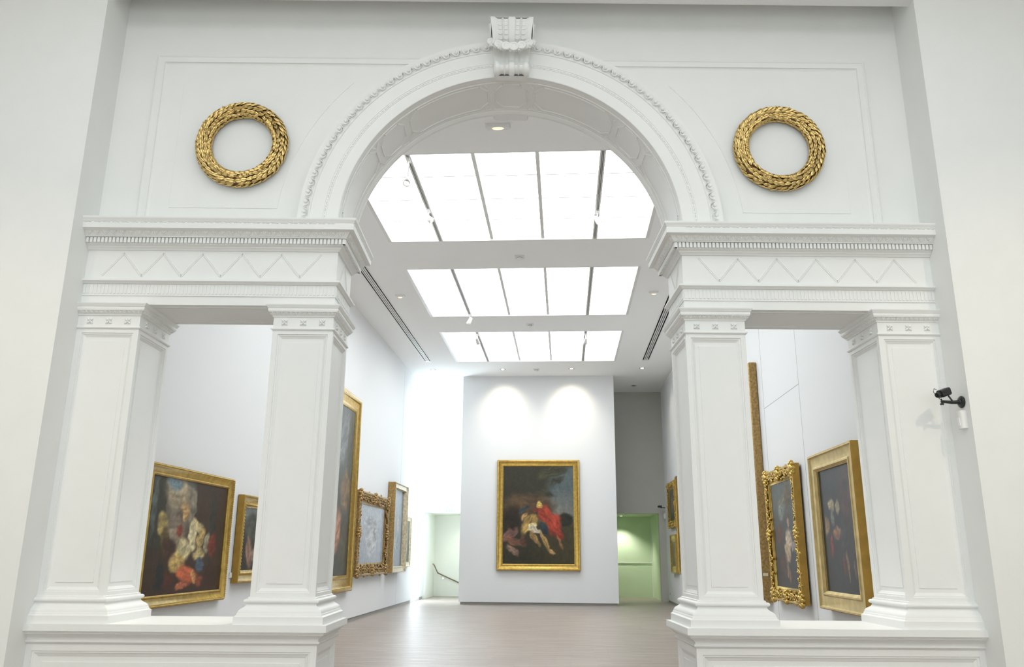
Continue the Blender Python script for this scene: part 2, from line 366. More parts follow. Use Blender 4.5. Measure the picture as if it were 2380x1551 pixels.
def spotlight(u, v, aim, label, drop=0.22, power=60, col=(1, .86, .68), size=.5):
    t = empty('spotlight', G(u, v, ZC), -PHI, label, 'spotlight', 'track spotlights hanging in the skylights')
    p = MB(); p.box(-.02, .02, -.08, .08, -.02, .012); p.build('adapter', WHITEM, t)
    p = MB(); p.tube([(0, 0, -.02), (0, 0, -drop)], .009, 8); p.build('stem', WHITEM, t)
    a = Vector(aim)-G(u, v, ZC-drop-.05); la = Matrix.Rotation(PHI, 3, 'Z') @ a.normalized()
    q = la.to_track_quat('Z', 'Y').to_matrix(); c = Vector((0, 0, -drop-.05))
    p = MB()
    Ls = []
    for r, h in [(.012, -.10), (.035, -.095), (.045, -.03), (.05, .02), (.058, .09), (.052, .09), (.045, .06)]:
        Ls.append([c+q @ Vector((r*math.cos(x), r*math.sin(x), h)) for x in [2*PI*k/14 for k in range(14)]])
    p.loops(Ls, True, True, False); p.build('lamp_head', WHITEM, t, smooth=True)
    p = MB(); p.loops([[c+q @ Vector((.045*math.cos(x), .045*math.sin(x), .062)) for x in [2*PI*k/14 for k in range(14)]]], True, True); p.f = [tuple(range(14))]; p.m = [0]
    p.build('lens', LENSM, t)
    l = bpy.data.lights.new('spot_lamp', 'SPOT'); l.energy = power; l.color = col; l.spot_size = size; l.spot_blend = .9; l.shadow_soft_size = .04
    lo = bpy.data.objects.new('spot_lamp', l); COL.objects.link(lo); lo.parent = t
    lo.location = c+la*.12; lo.rotation_mode = 'QUATERNION'; lo.rotation_quaternion = la.to_track_quat('-Z', 'Y')
    return t
spotlight(SKX[1], 3.60, Vector((-3.05, .36, 1.0)), 'white track spotlight in the near skylight, nearest the arch on the left', .30, 480)
spotlight(SKX[1], 5.55, G(UR, 5.6, 2.0), 'white track spotlight on the left track of the near skylight, farther from the arch', .10, 50)
spotlight(SKX[4], 5.75, Vector((3.05, .36, 1.0)), 'white track spotlight on the right track of the near skylight', .10, 620)
spotlight(SKX[1], 12.15, G(UL, 13.7, 2.2), 'white track spotlight at the far left corner of the middle skylight', .12, 60)
spotlight(SKX[1], 14.1, G(-.3, V_PART, 2.7), 'white track spotlight on the left track of the far skylight', .14, 90, size=.26)
spotlight(SKX[4], 14.2, G(-.1, V_PART, 2.7), 'white track spotlight on the right track of the far skylight', .14, 90, size=.26)

def downlight(u, v, z, label, power, size=1.9, col=(1, .87, .68), group='recessed downlights in the gallery ceiling', aim=None):
    t = empty('downlight', G(u, v, z), -PHI, label, 'downlight', group)
    p = MB(); p.lathe((0, 0, 0), [(.035, .012), (.055, .0), (.095, -.008), (.10, 0), (.10, .01)], 'Z', 24); p.f = [f for f in p.f if len(f) == 4]; p.m = [0]*len(p.f)
    p.build('trim_ring', GREYM, t, smooth=True)
    p = MB(); p.lathe((0, 0, 0), [(.052, -.007), (.052, .006)], 'Z', 16); p.build('lens', LENSM if power else DARKG, t)
    if power:
        l = bpy.data.lights.new('down_lamp', 'SPOT'); l.energy = power; l.color = col; l.spot_size = size; l.spot_blend = 1.0 if aim else .7; l.shadow_soft_size = .05
        lo = bpy.data.objects.new('down_lamp', l); COL.objects.link(lo); lo.parent = t; lo.location = (0, 0, -.03)
        if aim: lo.rotation_mode = 'QUATERNION'; lo.rotation_quaternion = Vector(aim).to_track_quat('-Z', 'Y')
    return t
downlight(-3.775, 18.60, ZC, 'small recessed downlight by the left wall near the partition', 45, .8, aim=(-.8, .1, -1.1))
downlight(-1.45, 18.60, ZC, 'recessed downlight above the left half of the partition', 120, 1.4, aim=(0, 1.05, -1.2))
downlight(0.82, 18.58, ZC, 'recessed downlight above the right half of the partition', 150, 1.4, aim=(0, 1.05, -1.2))
downlight(3.13, 18.55, ZC, 'recessed downlight by the right wall beside the partition', 60, .8, aim=(1.0, .9, -1.5))
downlight(3.09, 21.45, ZC, 'unlit recessed downlight in the recess right of the partition', 0)
downlight(2.75, 24.9, ZO, 'downlight in the low ceiling of the green alcove', 185, 1.9, (1, .96, .84), 'downlights in the low alcoves')
downlight(-3.25, 24.4, ZO, 'downlight in the low ceiling over the stair alcove', 34, 1.9, (1, .95, .75), 'downlights in the low alcoves')

def detector(u, v, label):
    t = empty('smoke_detector', G(u, v, ZC), -PHI, label, 'smoke detector', 'smoke detectors along the gallery ceiling')
    p = MB(); p.box(-.10, .10, -.10, .10, -.012, 0); p.build('base_plate', WHITEM, t)
    p = MB(); p.lathe((0, 0, 0), [(.06, -.012), (.06, -.045), (.045, -.06), (.02, -.066)], 'Z', 20); autosmooth(p.build('sensor', WHITEM, t))
    p = MB(); p.lathe((0, 0, 0), [(.062, -.024), (.062, -.034)], 'Z', 20); p.build('slot_band', GREYM, t)
detector(-0.331, 7.98, 'white smoke detector between the near and middle skylights')
detector(-0.328, 13.15, 'white smoke detector between the middle and far skylights')
detector(-0.333, 18.65, 'white smoke detector between the far skylight and the partition')
def emergency(u, v, w_, label):
    t = empty('emergency_light', G(u, v, ZC), -PHI, label, 'emergency light', 'lit emergency lights on the gallery ceiling')
    p = MB(); p.box(-w_/2, w_/2, -.06, .06, -.015, 0); p.build('base_plate', WHITEM, t)
    p = MB(); p.box(-w_/2+.02, w_/2-.02, -.045, .045, -.055, -.015); p.build('cover', LABELM, t)
    p = MB(); p.ball((0, 0, -.05), (w_*.26, .036, .022)); p.build('lamp', LAMPM, t, smooth=True)

emergency(-3.296, 10.46, .22, 'small square emergency light left of the middle skylight')
emergency(2.66, 10.43, .22, 'small square emergency light right of the middle skylight')
emergency(-0.361, 2.60, .36, 'wide emergency light with amber glow just behind the arch')
def vent(u0, u1, v0, v1, label):
    t = empty('ceiling_vent', G((u0+u1)/2, (v0+v1)/2, ZC), -PHI, label, 'air vent', 'long slotted ceiling air vents')
    h, w_ = (v1-v0)/2, (u1-u0)/2
    p = MB(); p.box(-w_, w_, -h, h, .0, .004); p.build('backing', GREYD, t)
    p = MB(); p.box(-w_-.015, -w_, -h-.02, h+.05, -.012, .004); p.box(w_, w_+.015, -h-.02, h+.05, -.012, .004); p.box(-w_, w_, h, h+.12, -.012, .004); p.box(-w_, w_, -h-.02, -h, -.012, .004)
    p.build('frame', WHITEM, t)
    for k in range(3):
        p = MB(); x = -w_+(2*w_)*(k+1)/4; p.box(x-.014, x+.014, -h, h, -.012, .004); p.build('slat', WHITEM, t)
vent(-3.83, -3.655, 2.0, 17.30, 'long slotted air vent in the ceiling along the left wall')
vent(3.03, 3.22, 2.0, 17.30, 'long slotted air vent in the ceiling along the right wall')

# ------------------------------------------------------------------ loggia: parapets
PAR = [(0.055, 0), (0.055, .775), (0.068, .785), (0.078, .795), (0.078, .806), (0.066, .812), (0.066, .82), (0.072, .835), (0.098, .856), (0.118, .868), (0.118, .876), (0.128, .88), (0.128, .892), (0.146, .893), (0.146, Z_SILL), (0.0, Z_SILL)]
def parapet(sx, label):
    t = empty('parapet', (sx*(A+W)/2, D/2, 0), 0, label, 'parapet', 'low parapet walls carrying the piers')
    x0, x1 = (A, W) if sx > 0 else (-W, -A)
    off = (1, 0, 1, 1) if sx > 0 else (0, 1, 1, 1)
    T = Matrix.Translation(-t.location)
    p = MB(); ring(p, PAR[1:], x0, x1, 0, D, off, cap1=True); p.v = [tuple(T @ Vector(q)) for q in p.v]; autosmooth(p.build('sill', PLASTER, t), 30)
    p = MB(); ST = [(0, 0), (.055, 0), (.058, -.008), (.072, -.008), (.078, -.016), (.10, -.026), (.106, -.03), (.150, -.03), (.153, -.022)]
    e0 = .055
    X0, X1, Y0, Y1 = x0-e0*off[0], x1+e0*off[1], -e0, D+e0
    for (ox, oy), (dx, dy), (nx, ny), L in sides(X0, X1, Y0, Y1, ['-y', '+y', '-x' if sx > 0 else '+x']):
        panel(p, (ox, oy, 0), (dx, dy, 0), (0, 0, 1), (nx, ny, 0), L, .775, ST)
    p.v = [tuple(T @ Vector(q)) for q in p.v]; p.build('panelled_dado', PLASTER, t)
parapet(-1, 'white panelled parapet under the two left piers')
parapet(1, 'white panelled parapet under the two right piers')

# ------------------------------------------------------------------ loggia: piers
BASE = [(0, Z_SILL), (.105, Z_SILL), (.105, 1.020), (.088, 1.032), (.085, 1.046), (.080, 1.050), (.078, 1.062), (.072, 1.074), (.060, 1.086), (.044, 1.096), (.030, 1.106), (.022, 1.118), (.020, 1.132),
        (.030, 1.134), (.040, 1.141), (.044, 1.152), (.041, 1.163), (.031, 1.171), (.014, 1.174), (.014, 1.184), (0.0, 1.190)]
CAPP = [(0, 3.722), (.008, 3.724), (.016, 3.731), (.018, 3.738), (.014, 3.746), (.004, 3.749), (0, 3.750), (0, 3.860), (.010, 3.862), (.010, 3.872), (.016, 3.876), (.040, 3.903), (.046, 3.906), (.046, 3.914), (.050, 3.916),
        (.050, 3.944), (.056, 3.946), (.059, 3.956), (.068, 3.966), (.072, 3.974), (.072, Z_CAP), (0, Z_CAP)]
def leaf_unit(z0, z1, y0, y1):                                     # leaf and dart relief on a sloping band
    def u(mb, c, d, n, p):
        h = z1-z0
        def P(s, z, o_): q = c+d*s+n*(y0+(y1-y0)*(z-z0)/h+o_); return Vector((q.x, q.y, z))
        w_ = p*.36
        pts = [(-w_, z1-.1*h), (-w_*.75, z0+.45*h), (0, z0+.08*h), (w_*.75, z0+.45*h), (w_, z1-.1*h)]
        Ls = []
        for (s1, zz) in pts:
            a_ = P(s1*1.12, zz-.05*h if abs(s1) < 1e-6 else zz, .0); b_ = P(s1*.93, zz+.02*h, h*.26); c_ = P(s1*.55, zz+.13*h, .0)
            Ls.append([a_, b_, c_])
        mb.loops(Ls, False)
        mb.ball(P(0, z0+.68*h, 0), (p*.12, h*.2, h*.24), nu=6, nv=4)
        mb.ball(P(p*.5, z0+.62*h, 0), (p*.07, h*.16, h*.36), nu=5, nv=4)
    return u
def rosette(mb, c, d, n, r=.034):
    z = Vector((0, 0, 1))
    for k in range(4):
        a = PI/4+k*PI/2; e = d*math.cos(a)+z*math.sin(a); f = d*-math.sin(a)+z*math.cos(a)
        M_ = Matrix((e, f, n)).transposed()
        mb.ball(c+e*r*.62+n*.004, (r*.62, r*.34, .014), M_, 7, 4)
    for k in range(4):
        a = k*PI/2; e = d*math.cos(a)+z*math.sin(a); f = d*-math.sin(a)+z*math.cos(a)
        M_ = Matrix((e, f, n)).transposed(); mb.ball(c+e*r*.72, (r*.2, r*.26, .007), M_, 5, 4)
    mb.ball(c+n*.008, r*.24, None, 7, 5)
def pier(x0, x1, faces, off, label):
    t = empty('pier', ((x0+x1)/2, D/2, Z_SILL), 0, label, 'pier', 'square white panelled piers of the loggia')
    T = Matrix.Translation(-t.location)
    def fin(p, nm, ang=28):
        p.v = [tuple(T @ Vector(q)) for q in p.v]; return autosmooth(p.build(nm, PLASTER, t), ang)
    p = MB(); ring(p, BASE, x0, x1, 0, D, off, cap0=True, cap1=True); fin(p, 'base', 40)
    p = MB()
    for (ox, oy), (dx, dy), (nx, ny), L in sides(x0, x1, 0, D, faces):
        panel(p, (ox, oy, 1.172), (dx, dy, 0), (0, 0, 1), (nx, ny, 0), L, 3.735-1.172, SHAFT_STEPS)
    fin(p, 'shaft')
    p = MB(); ring(p, CAPP, x0, x1, 0, D, off, cap1=True)
    for fc in sides(x0, x1, 0, D, faces): along(p, fc, 0, .047, leaf_unit(3.876, 3.903, .016, .040), .02, .02)
    cp = fin(p, 'capital', 40)
    for (ox, oy), (dx, dy), (nx, ny), L in sides(x0, x1, 0, D, faces):
        for k in (-1, 0, 1):
            s_ = L/2+k*(.187 if L < .65 else .21)
            q = MB(); rosette(q, Vector((ox+dx*s_, oy+dy*s_, 3.805)), Vector((dx, dy, 0)), Vector((nx, ny, 0)))
            q.v = [tuple(T @ Vector(z_)) for z_ in q.v]; q.build('rosette', PLASTER, cp, smooth=True)
    return t
pier(-W, -C, ['-y', '+y', '+x'], (0, 1, 1, 1), 'outer left white pier standing against the left wall')
pier(-B, -A, ['-y', '+y', '+x', '-x'], (1, 1, 1, 1), 'inner left white pier beside the left foot of the arch')
pier(A, B, ['-y', '+y', '+x', '-x'], (1, 1, 1, 1), 'inner right white pier beside the right foot of the arch')
pier(C, W, ['-y', '+y', '-x'], (1, 0, 1, 1), 'outer right white pier standing by the security camera wall')

# ------------------------------------------------------------------ loggia: entablatures
ENT = [(0, Z_CAP), (0, 4.068), (.010, 4.071), (.010, 4.082), (.004, 4.083), (.004, 4.194), (.016, 4.196), (.022, 4.203), (.036, 4.212), (.044, 4.216), (.048, 4.218), (.048, 4.236), (.0, 4.246), (0, 4.556),
       (.012, 4.558), (.016, 4.566), (.028, 4.578), (.036, 4.582), (.036, 4.590), (.050, 4.602), (.060, 4.606), (.060, 4.668), (.098, 4.670), (.098, 4.680), (.104, 4.682), (.134, 4.726), (.140, 4.730), (.180, 4.736), (.182, 4.790),
       (.178, 4.792), (.178, 4.804), (.184, 4.806), (.188, 4.820), (.200, 4.832), (.202, 4.838), (.202, Z_ENT), (0, Z_ENT)]
def entablature(sx, label):
    t = empty('entablature', (sx*(A+W)/2, D/2, Z_CAP), 0, label, 'entablature', 'ornamented entablature blocks over the piers')
    T = Matrix.Translation(-t.location)
    x0, x1 = (A, W) if sx > 0 else (-W, -A); off = (1, 0, 1, 1) if sx > 0 else (0, 1, 1, 1)
    inner = '-x' if sx > 0 else '+x'
    def fin(p, nm, ang=30, par=None):
        p.v = [tuple(T @ Vector(q)) for q in p.v]; return autosmooth(p.build(nm, PLASTER, par or t), ang)
    iA = [i for i, q in enumerate(ENT) if q == (.0, 4.246)][0]; iF = [i for i, q in enumerate(ENT) if q == (0, 4.556)][0]
    p = MB(); ring(p, ENT[:iA+1], x0, x1, 0, D, off)
    # sunk soffit panels
    zs = Z_CAP
    p.add([(x0, 0, zs), (x1, 0, zs), (x1, D, zs), (x0, D, zs)], [(0, 1, 2, 3)])
    m0, m1 = (B+.03, C-.03) if sx > 0 else (-C+.03, -B-.03)
    for a_ in (.07, .10): 
        for (q0, q1, r0, r1) in ((m0, m1, a_, a_+.012), (m0, m1, D-a_-.012, D-a_)): p.box(q0, q1, r0, r1, zs-.008, zs)
    def flute(mb, c, d, n, pp):
        for z0, z1 in ((4.092, 4.186),):
            a_ = c+n*.004-d*pp*.28; e_ = c+n*.004+d*pp*.28
            mb.loops([[Vector((a_.x, a_.y, z0)), Vector((a_.x, a_.y, z1)), ], [Vector((a_.x, a_.y, z0))+n*.007, Vector((a_.x, a_.y, z1))+n*.007], [Vector((e_.x, e_.y, z0))+n*.007, Vector((e_.x, e_.y, z1))+n*.007], [Vector((e_.x, e_.y, z0)), Vector((e_.x, e_.y, z1))]], False)
            mb.add([Vector((a_.x, a_.y, z1)), Vector((a_.x, a_.y, z1))+n*.007, Vector((e_.x, e_.y, z1))+n*.007, Vector((e_.x, e_.y, z1)), Vector((a_.x, a_.y, z0)), Vector((a_.x, a_.y, z0))+n*.007, Vector((e_.x, e_.y, z0))+n*.007, Vector((e_.x, e_.y, z0))], [(0, 1, 2, 3), (4, 5, 6, 7)])
    for fc in sides(x0, x1, 0, D, ['-y', inner, '+y']): along(p, fc, 0, .038, flute)
    fin(p, 'architrave')
    p = MB(); ring(p, ENT[iA:iF+1], x0, x1, 0, D, off)
    for (ox, oy), (dx, dy), (nx, ny), L in sides(x0, x1, 0, D, ['-y', inner]):
        d = Vector((dx, dy, 0)); n_ = Vector((nx, ny, 0)); per = .401
        # zig-zag fillets
        cnt = int(L//(per/2))+1
        start = (L-cnt*per/2)/2
        pts = []
        for i in range(cnt+1):
            s_ = start+i*per/2
            if s_ < .01: continue
            if s_ > L-.01: continue
            pts.append((s_, 4.530 if (i % 2 == (0 if sx < 0 else 1)) else 4.284))
        for (s1, z1), (s2, z2) in zip(pts, pts[1:]):
            D2 = Vector((s2-s1, z2-z1)); N2 = Vector((-D2.y, D2.x)).normalized()*.013
            prof = [(-1, 0), (-.8, .007), (-.25, .007), (0, .002), (.25, .007), (.8, .007), (1, 0)]
            Ls = [[Vector((ox, oy, 0))+d*(s_+N2.x*q)+n_*h+Vector((0, 0, zz+N2.y*q)) for q, h in prof] for s_, zz in ((s1, z1), (s2, z2))]
            p.loops(Ls, False)
    fin(p, 'frieze')
    p = MB(); ring(p, ENT[iF:], x0, x1, 0, D, off, cap1=True)
    def dentil(mb, c, d, n, pp):
        h = pp*.33
        q = [c-d*h, c+d*h]
        vs_ = []
        for z in (4.612, 4.664):
            vs_ += [Vector((q[0].x, q[0].y, z))+n*.058, Vector((q[1].x, q[1].y, z))+n*.058, Vector((q[1].x, q[1].y, z))+n*.092, Vector((q[0].x, q[0].y, z))+n*.092]
        mb.add(vs_, [(0, 1, 2, 3), (4, 5, 6, 7), (0, 1, 5, 4), (1, 2, 6, 5), (2, 3, 7, 6), (3, 0, 4, 7)])
    for fc in sides(x0, x1, 0, D, ['-y', inner, '+y']):
        ends = (0, .09) if (fc is not None and ((sx < 0 and fc[1] == (1, 0)) or (sx > 0 and fc[1] == (-1, 0)))) else ((.09, 0) if fc[1][0] else (.09, .09))
        along(p, fc, 0, .0382, dentil, *ends)
        along(p, fc, 0, .084, leaf_unit(4.684, 4.724, .106, .132), *[min(e, .1) for e in ends])
    for fc in sides(x0, x1, 0, D, ['-y', inner]):
        def beads(mb, c, d, n, pp):
            for s_ in (-.34, -.2, -.06): mb.ball(c+d*pp*s_+Vector((0, 0, 4.798)), (.006, .006, .0065), None, 6, 4)
            q = c+d*pp*.22+Vector((0, 0, 4.798)); M_ = Matrix((d, n, Vector((0, 0, 1)))).transposed()
            mb.ball(q, (pp*.20, .006, .0065), M_, 8, 4)
        along(p, fc, .180, .095, beads, .17 if fc[1] == (0, 1) or fc[1] == (0, -1) else 0, .17 if fc[1][1] else 0)
    fin(p, 'cornice', 35)
entablature(-1, 'ornamented white entablature over the two left piers')
entablature(1, 'ornamented white entablature over the two right piers')

# ------------------------------------------------------------------ arch: archivolt, soffit coffers
av = empty('archivolt', (0, 0, ZA), 0, 'curved white moulded arch surround with a carved outer band', 'arch moulding')
def arc_sweep(p, prof, t0, t1, n):                                  # prof = (radius, y)
    Ls = []
    for i in range(n+1):
        t = t0+(t1-t0)*i/n; Ls.append([(r*math.cos(t), y, r*math.sin(t)) for r, y in prof])
    return p.loops(Ls, False)
TA, TB = 0.0, PI
p = MB(); arc_sweep(p, [(1.787, .03), (1.787, -.02), (1.795, -.024), (1.908, -.024), (1.912, -.030), (1.940, -.030), (1.944, -.036), (2.076, -.036), (2.080, -.046), (2.094, -.046), (2.098, -.040), (2.118, -.048), (2.16, -.072), (2.180, -.080), (2.196, -.080), (2.196, .10)], TA, TB, 120)
autosmooth(p.build('moulded_band', PLASTER, av), 25)
p = MB(); NE = 60
for i in range(NE):
    t = PI*(i+.5)/NE; rad = Vector((math.cos(t), 0, math.sin(t))); tan = Vector((-math.sin(t), 0, math.cos(t))); nn = Vector((0, -1, 0)); pp = PI*2.14/NE
    c = rad*2.139+nn*.058
    M_ = Matrix((tan, rad, nn)).transposed()
    # horseshoe around an egg, dart between
    pts = [(-.36, .034), (-.40, .005), (-.26, -.028), (0, -.040), (.26, -.028), (.40, .005), (.36, .034)]
    p.tube([c+tan*(a_*pp)+rad*b_+nn*(.004-.010*(1-abs(b_)/.04)*0) for a_, b_ in pts], .0075, 5)
    p.ball(c+rad*.004+nn*.0, (pp*.17, .026, .017), M_, 7, 4)
    c2 = rad*2.139+nn*.060+tan*pp*.5
    p.ball(c2+rad*.002, (pp*.06, .036, .012), M_, 5, 4); p.ball(c2+rad*.028+tan*.012, (.010, .006, .008), M_, 5, 3); p.ball(c2+rad*.028-tan*.012, (.010, .006, .008), M_, 5, 3)
p.build('carved_leaf_band', PLASTER, av, smooth=True)
p = MB(); NB = 80
for i in range(NB):
    for fr, ln in ((-.36, 0), (-.22, 0), (-.08, 0), (.24, .19)):
        t = PI*(i+.5+fr)/NB; rad = Vector((math.cos(t), 0, math.sin(t))); tan = Vector((-math.sin(t), 0, math.cos(t))); pp = PI*1.926/NB
        M_ = Matrix((tan, rad, Vector((0, -1, 0)))).transposed()
        p.ball(rad*1.926+Vector((0, -.030, 0)), (max(.0055, pp*ln), .0075, .0075), M_, 6, 4)
p.build('bead_moulding', PLASTER, av, smooth=True)
cf = empty('arch_soffit', (0, D/2, ZA), 0, 'curved underside of the arch with octagonal coffer outlines', 'arch soffit')
p = MB()
def cyl(t, y, h=0.0): return Vector(((R_IN-h)*math.cos(t), y-D/2, (R_IN-h)*math.sin(t)))
def cyl_strip(mb, pts, wd=.011, h=.010):
    n = len(pts)
    for i in range(n):
        (t0, y0), (t1, y1) = pts[i], pts[(i+1) % n]
        L = math.hypot((t1-t0)*R_IN, y1-y0)
        if L < 1e-6: continue
        nx, ny = -(y1-y0)/L*wd/R_IN, (t1-t0)*R_IN/L*wd; m = max(1, int(L/.08)); Ls = []
        for j in range(m+1):
            t = t0+(t1-t0)*j/m; y = y0+(y1-y0)*j/m
            Ls.append([cyl(t-nx, y-ny, -.001), cyl(t-nx*.6, y-ny*.6, h), cyl(t+nx*.6, y+ny*.6, h), cyl(t+nx, y+ny, -.001)])
        mb.loops(Ls, False)
DG = math.radians
for tc, half, cut in [(90, 5.6, 2.6), (66.5, 15.2, 3.4), (113.5, 15.2, 3.4), (43, 5.6, 2.6), (137, 5.6, 2.6), (19.5, 15.2, 3.4), (160.5, 15.2, 3.4)]:
    y0, y1, yc = .13, .60, .12
    P8 = [(tc-half+cut, y0), (tc+half-cut, y0), (tc+half, y0+yc), (tc+half, y1-yc), (tc+half-cut, y1), (tc-half+cut, y1), (tc-half, y1-yc), (tc-half, y0+yc)]
    cyl_strip(p, [(DG(a_), y_) for a_, y_ in P8])
for yy in (.085, .645): 
    arc_sweep(p, [(R_IN, yy-.01-D/2), (R_IN-.008, yy-.006-D/2), (R_IN-.008, yy+.006-D/2), (R_IN, yy+.01-D/2)], 0, PI, 90)
for s_ in (1, -1):
    for tc in (90-8.0, 90+8.0, 43+8.0, 137-8.0, 43-8.2, 137+8.2): 
        if s_ > 0: cyl_strip(p, [(DG(tc-1.9), .095), (DG(tc), .20), (DG(tc+1.9), .095)], .007, .008)
        else: cyl_strip(p, [(DG(tc-1.9), .635), (DG(tc), .53), (DG(tc+1.9), .635)], .007, .008)
arc_sweep(p, [(R_IN, .66-D/2), (R_IN-.02, .67-D/2), (R_IN-.035, .70-D/2), (R_IN-.035, .735-D/2), (R_IN+.02, .735-D/2)], 0, PI, 90)
autosmooth(p.build('coffer_moulding', PLASTER, cf), 25)

# spandrel panels (raised field around each wreath)
def spandrel(sx, label):
    t = empty('spandrel_panel', (sx*2.9, .1, 5.8), 0, label, 'wall panel', 'raised spandrel panels beside the arch')
    T = Matrix.Translation(-t.location)
    def outline(d, rr):                                             # panel outline inset by d, with the arc of radius rr cut away
        xo, zt, zb = 3.905-d, 6.885-d, (4.80 if d < .2 else 5.07)
        pts = [(xo, zb), (xo, zt)]
        t1 = math.asin(min(1, (zt-ZA)/rr)) if rr > (zt-ZA) else PI/2
        x1 = rr*math.cos(t1) if rr > (zt-ZA) else 0.0
        pts.append((x1, zt))
        t0_ = math.asin((zb-ZA)/rr) if zb > ZA else 0
        for i in range(1, 25):
            tt = t1+(t0_-t1)*i/24; pts.append((rr*math.cos(tt), ZA+rr*math.sin(tt)))
        return pts
    p = MB()
    def loopy(seq):
        Ls = [[(sx*x, y, z) for x, z in outline(d, rr)] for d, rr, y in seq]
        p.loops(Ls, True, False, True)
    loopy([(0, 2.15, .102), (0, 2.15, .070), (.008, 2.155, .060), (.022, 2.16, .058), (.030, 2.165, .066), (.078, 2.17, .066), (.082, 2.175, .058), (.092, 2.18, .058), (.096, 2.185, .072), (.108, 2.19, .080), (.120, 2.195, .084)])
    p.v = [tuple(T @ Vector(q)) for q in p.v]; p.build('moulded_border', PLASTER, t)
    p = MB(); loopy([(.318, 2.46, .0845), (.322, 2.464, .078)])
    p.v = [tuple(T @ Vector(q)) for q in p.v]; p.build('raised_field', PLASTER, t)
spandrel(-1, 'shallow moulded wall panel left of the arch, behind a wreath')
spandrel(1, 'shallow moulded wall panel right of the arch, behind a wreath')

# ------------------------------------------------------------------ wreaths
def wreath(x, z, rot, label):
    t = empty('laurel_wreath', (x, .078, z), 0, label, 'wreath', 'gilded laurel wreaths beside the arch')
    t.rotation_euler = (0, rot, 0)
    RR, r = .405, .068
    p = MB(); Ls = []
    for i in range(48):
        a = 2*PI*i/48; c = Vector((math.cos(a), 0, math.sin(a)))
        Ls.append([c*RR+c*r*math.cos(q)+Vector((0, -.055+r*.8*math.sin(q), 0)) for q in [2*PI*j/12 for j in range(12)]])
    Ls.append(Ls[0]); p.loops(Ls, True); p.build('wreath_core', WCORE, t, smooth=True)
    rnd = random.Random(int(100+x*10)); p = MB(); q_ = MB()
    rows = 46
    for i in range(rows):
        for j in range(7):
            a = 2*PI*(i+.5*(j % 2)+rnd.uniform(-.15, .15))/rows
            b_ = -PI*0.02+PI*1.04*(j/6) + rnd.uniform(-.1, .1)   # around the visible half of the tube (front = -y)
            rad = Vector((math.cos(a), 0, math.sin(a))); tan = Vector((math.sin(a), 0, -math.cos(a)))
            if rad.z < -0.999: continue
            nrm = rad*math.cos(b_)+Vector((0, -1, 0))*math.sin(b_)
            c = rad*RR+Vector((0, -.055, 0))+nrm*(r*(.98))
            side = nrm.cross(tan).normalized()
            dirv = (tan+side*rnd.uniform(-.22, .22)+nrm*rnd.uniform(.05, .22)).normalized(); sd = nrm.cross(dirv).normalized(); nn = dirv.cross(sd)*-1
            if nn.dot(nrm) < 0: nn = -nn
            L, wd = rnd.uniform(.085, .105), rnd.uniform(.018, .023)
            prof = [(0, .35, 0), (.25, .9, .006), (.5, 1, .010), (.75, .72, .010), (1, .02, .004)]
            Lp = []
            for s_, ww, hh in prof:
                base = c+dirv*(s_-.35)*L+nn*hh*1.0
                Lp.append([base-sd*wd*ww, base-sd*wd*ww*.5+nn*.006, base+nn*.002, base+sd*wd*ww*.5+nn*.006, base+sd*wd*ww, base-nn*.012])
            p.loops(Lp, True, True, True)
            if j in (2, 3, 4) and rnd.random() < .16:
                for k in range(3): q_.ball(c+nn*.016+dirv*L*.5+sd*.012*math.cos(2.1*k)+tan*.012*math.sin(2.1*k), .0085, None, 6, 4)
    p.add(q_.v, q_.f); p.build('laurel_leaves', WREATH, t, smooth=False)
wreath(-2.862, 5.775, 0, 'gilded laurel wreath on the wall left of the arch')
wreath(2.866, 5.790, .9, 'gilded laurel wreath on the wall right of the arch')

# ------------------------------------------------------------------ keystone console
ks = empty('keystone_console', (0, -.03, 6.6), 0, 'white scrolled keystone with flower garland at the top of the arch', 'keystone')
PR = [(-.09, -.055), (-.14, -.045), (-.178, -.01), (-.186, .035), (-.170, .078), (-.125, .105), (-.080, .100), (-.055, .115), (-.050, .16), (-.070, .20), (-.115, .225), (-.165, .235), (-.215, .255), (-.25, .29), (-.275, .335), (-.292, .39), (-.302, .45), (-.305, .505), (-.295, .53)]
def kwid(z): return .172+.058*max(0, min(1, (z-.02)/.50))
flutes = [(-1, 0), (-.84, 0), (-.80, -.002), (-.66, -.024), (-.50, -.024), (-.44, -.004), (-.36, -.024), (-.20, -.024), (-.14, -.002), (-.12, 0), (.12, 0), (.14, -.002), (.20, -.024), (.36, -.024), (.44, -.004), (.50, -.024), (.66, -.024), (.80, -.002), (.84, 0), (1, 0)]
p = MB(); Ls = []
for i, (y, z) in enumerate(PR):
    y0, z0 = PR[max(0, i-1)]; y1, z1 = PR[min(len(PR)-1, i+1)]; ty, tz = y1-y0, z1-z0; l = math.hypot(ty, tz); ny, nz = -tz/l, ty/l
    wd = kwid(z); Ls.append([(s_*wd, y+ny*d, z+nz*d) for s_, d in flutes])
p.loops(Ls, False)
top = PR[-1]
p.add([(s_*kwid(.53), top[0]-d*0, top[1]) for s_, d in flutes]+[(kwid(.53), .13, .53), (-kwid(.53), .13, .53)], [tuple(range(len(flutes)+2))])
for s_ in (-1, 1):
    poly = [(s_*kwid(z), y, z) for y, z in PR]+[(s_*kwid(.53), .13, .53), (s_*kwid(.44), .13, .44), (s_*kwid(.42), 0, .42), (s_*kwid(0), 0, -.055)]
    p.add(poly, [tuple(range(len(poly)))])
p.add([(kwid(0), -.09, -.055), (-kwid(0), -.09, -.055), (-kwid(0), 0, -.055), (kwid(0), 0, -.055)], [(0, 1, 2, 3)])
autosmooth(p.build('console_body', PLASTER, ks), 40)
p = MB()
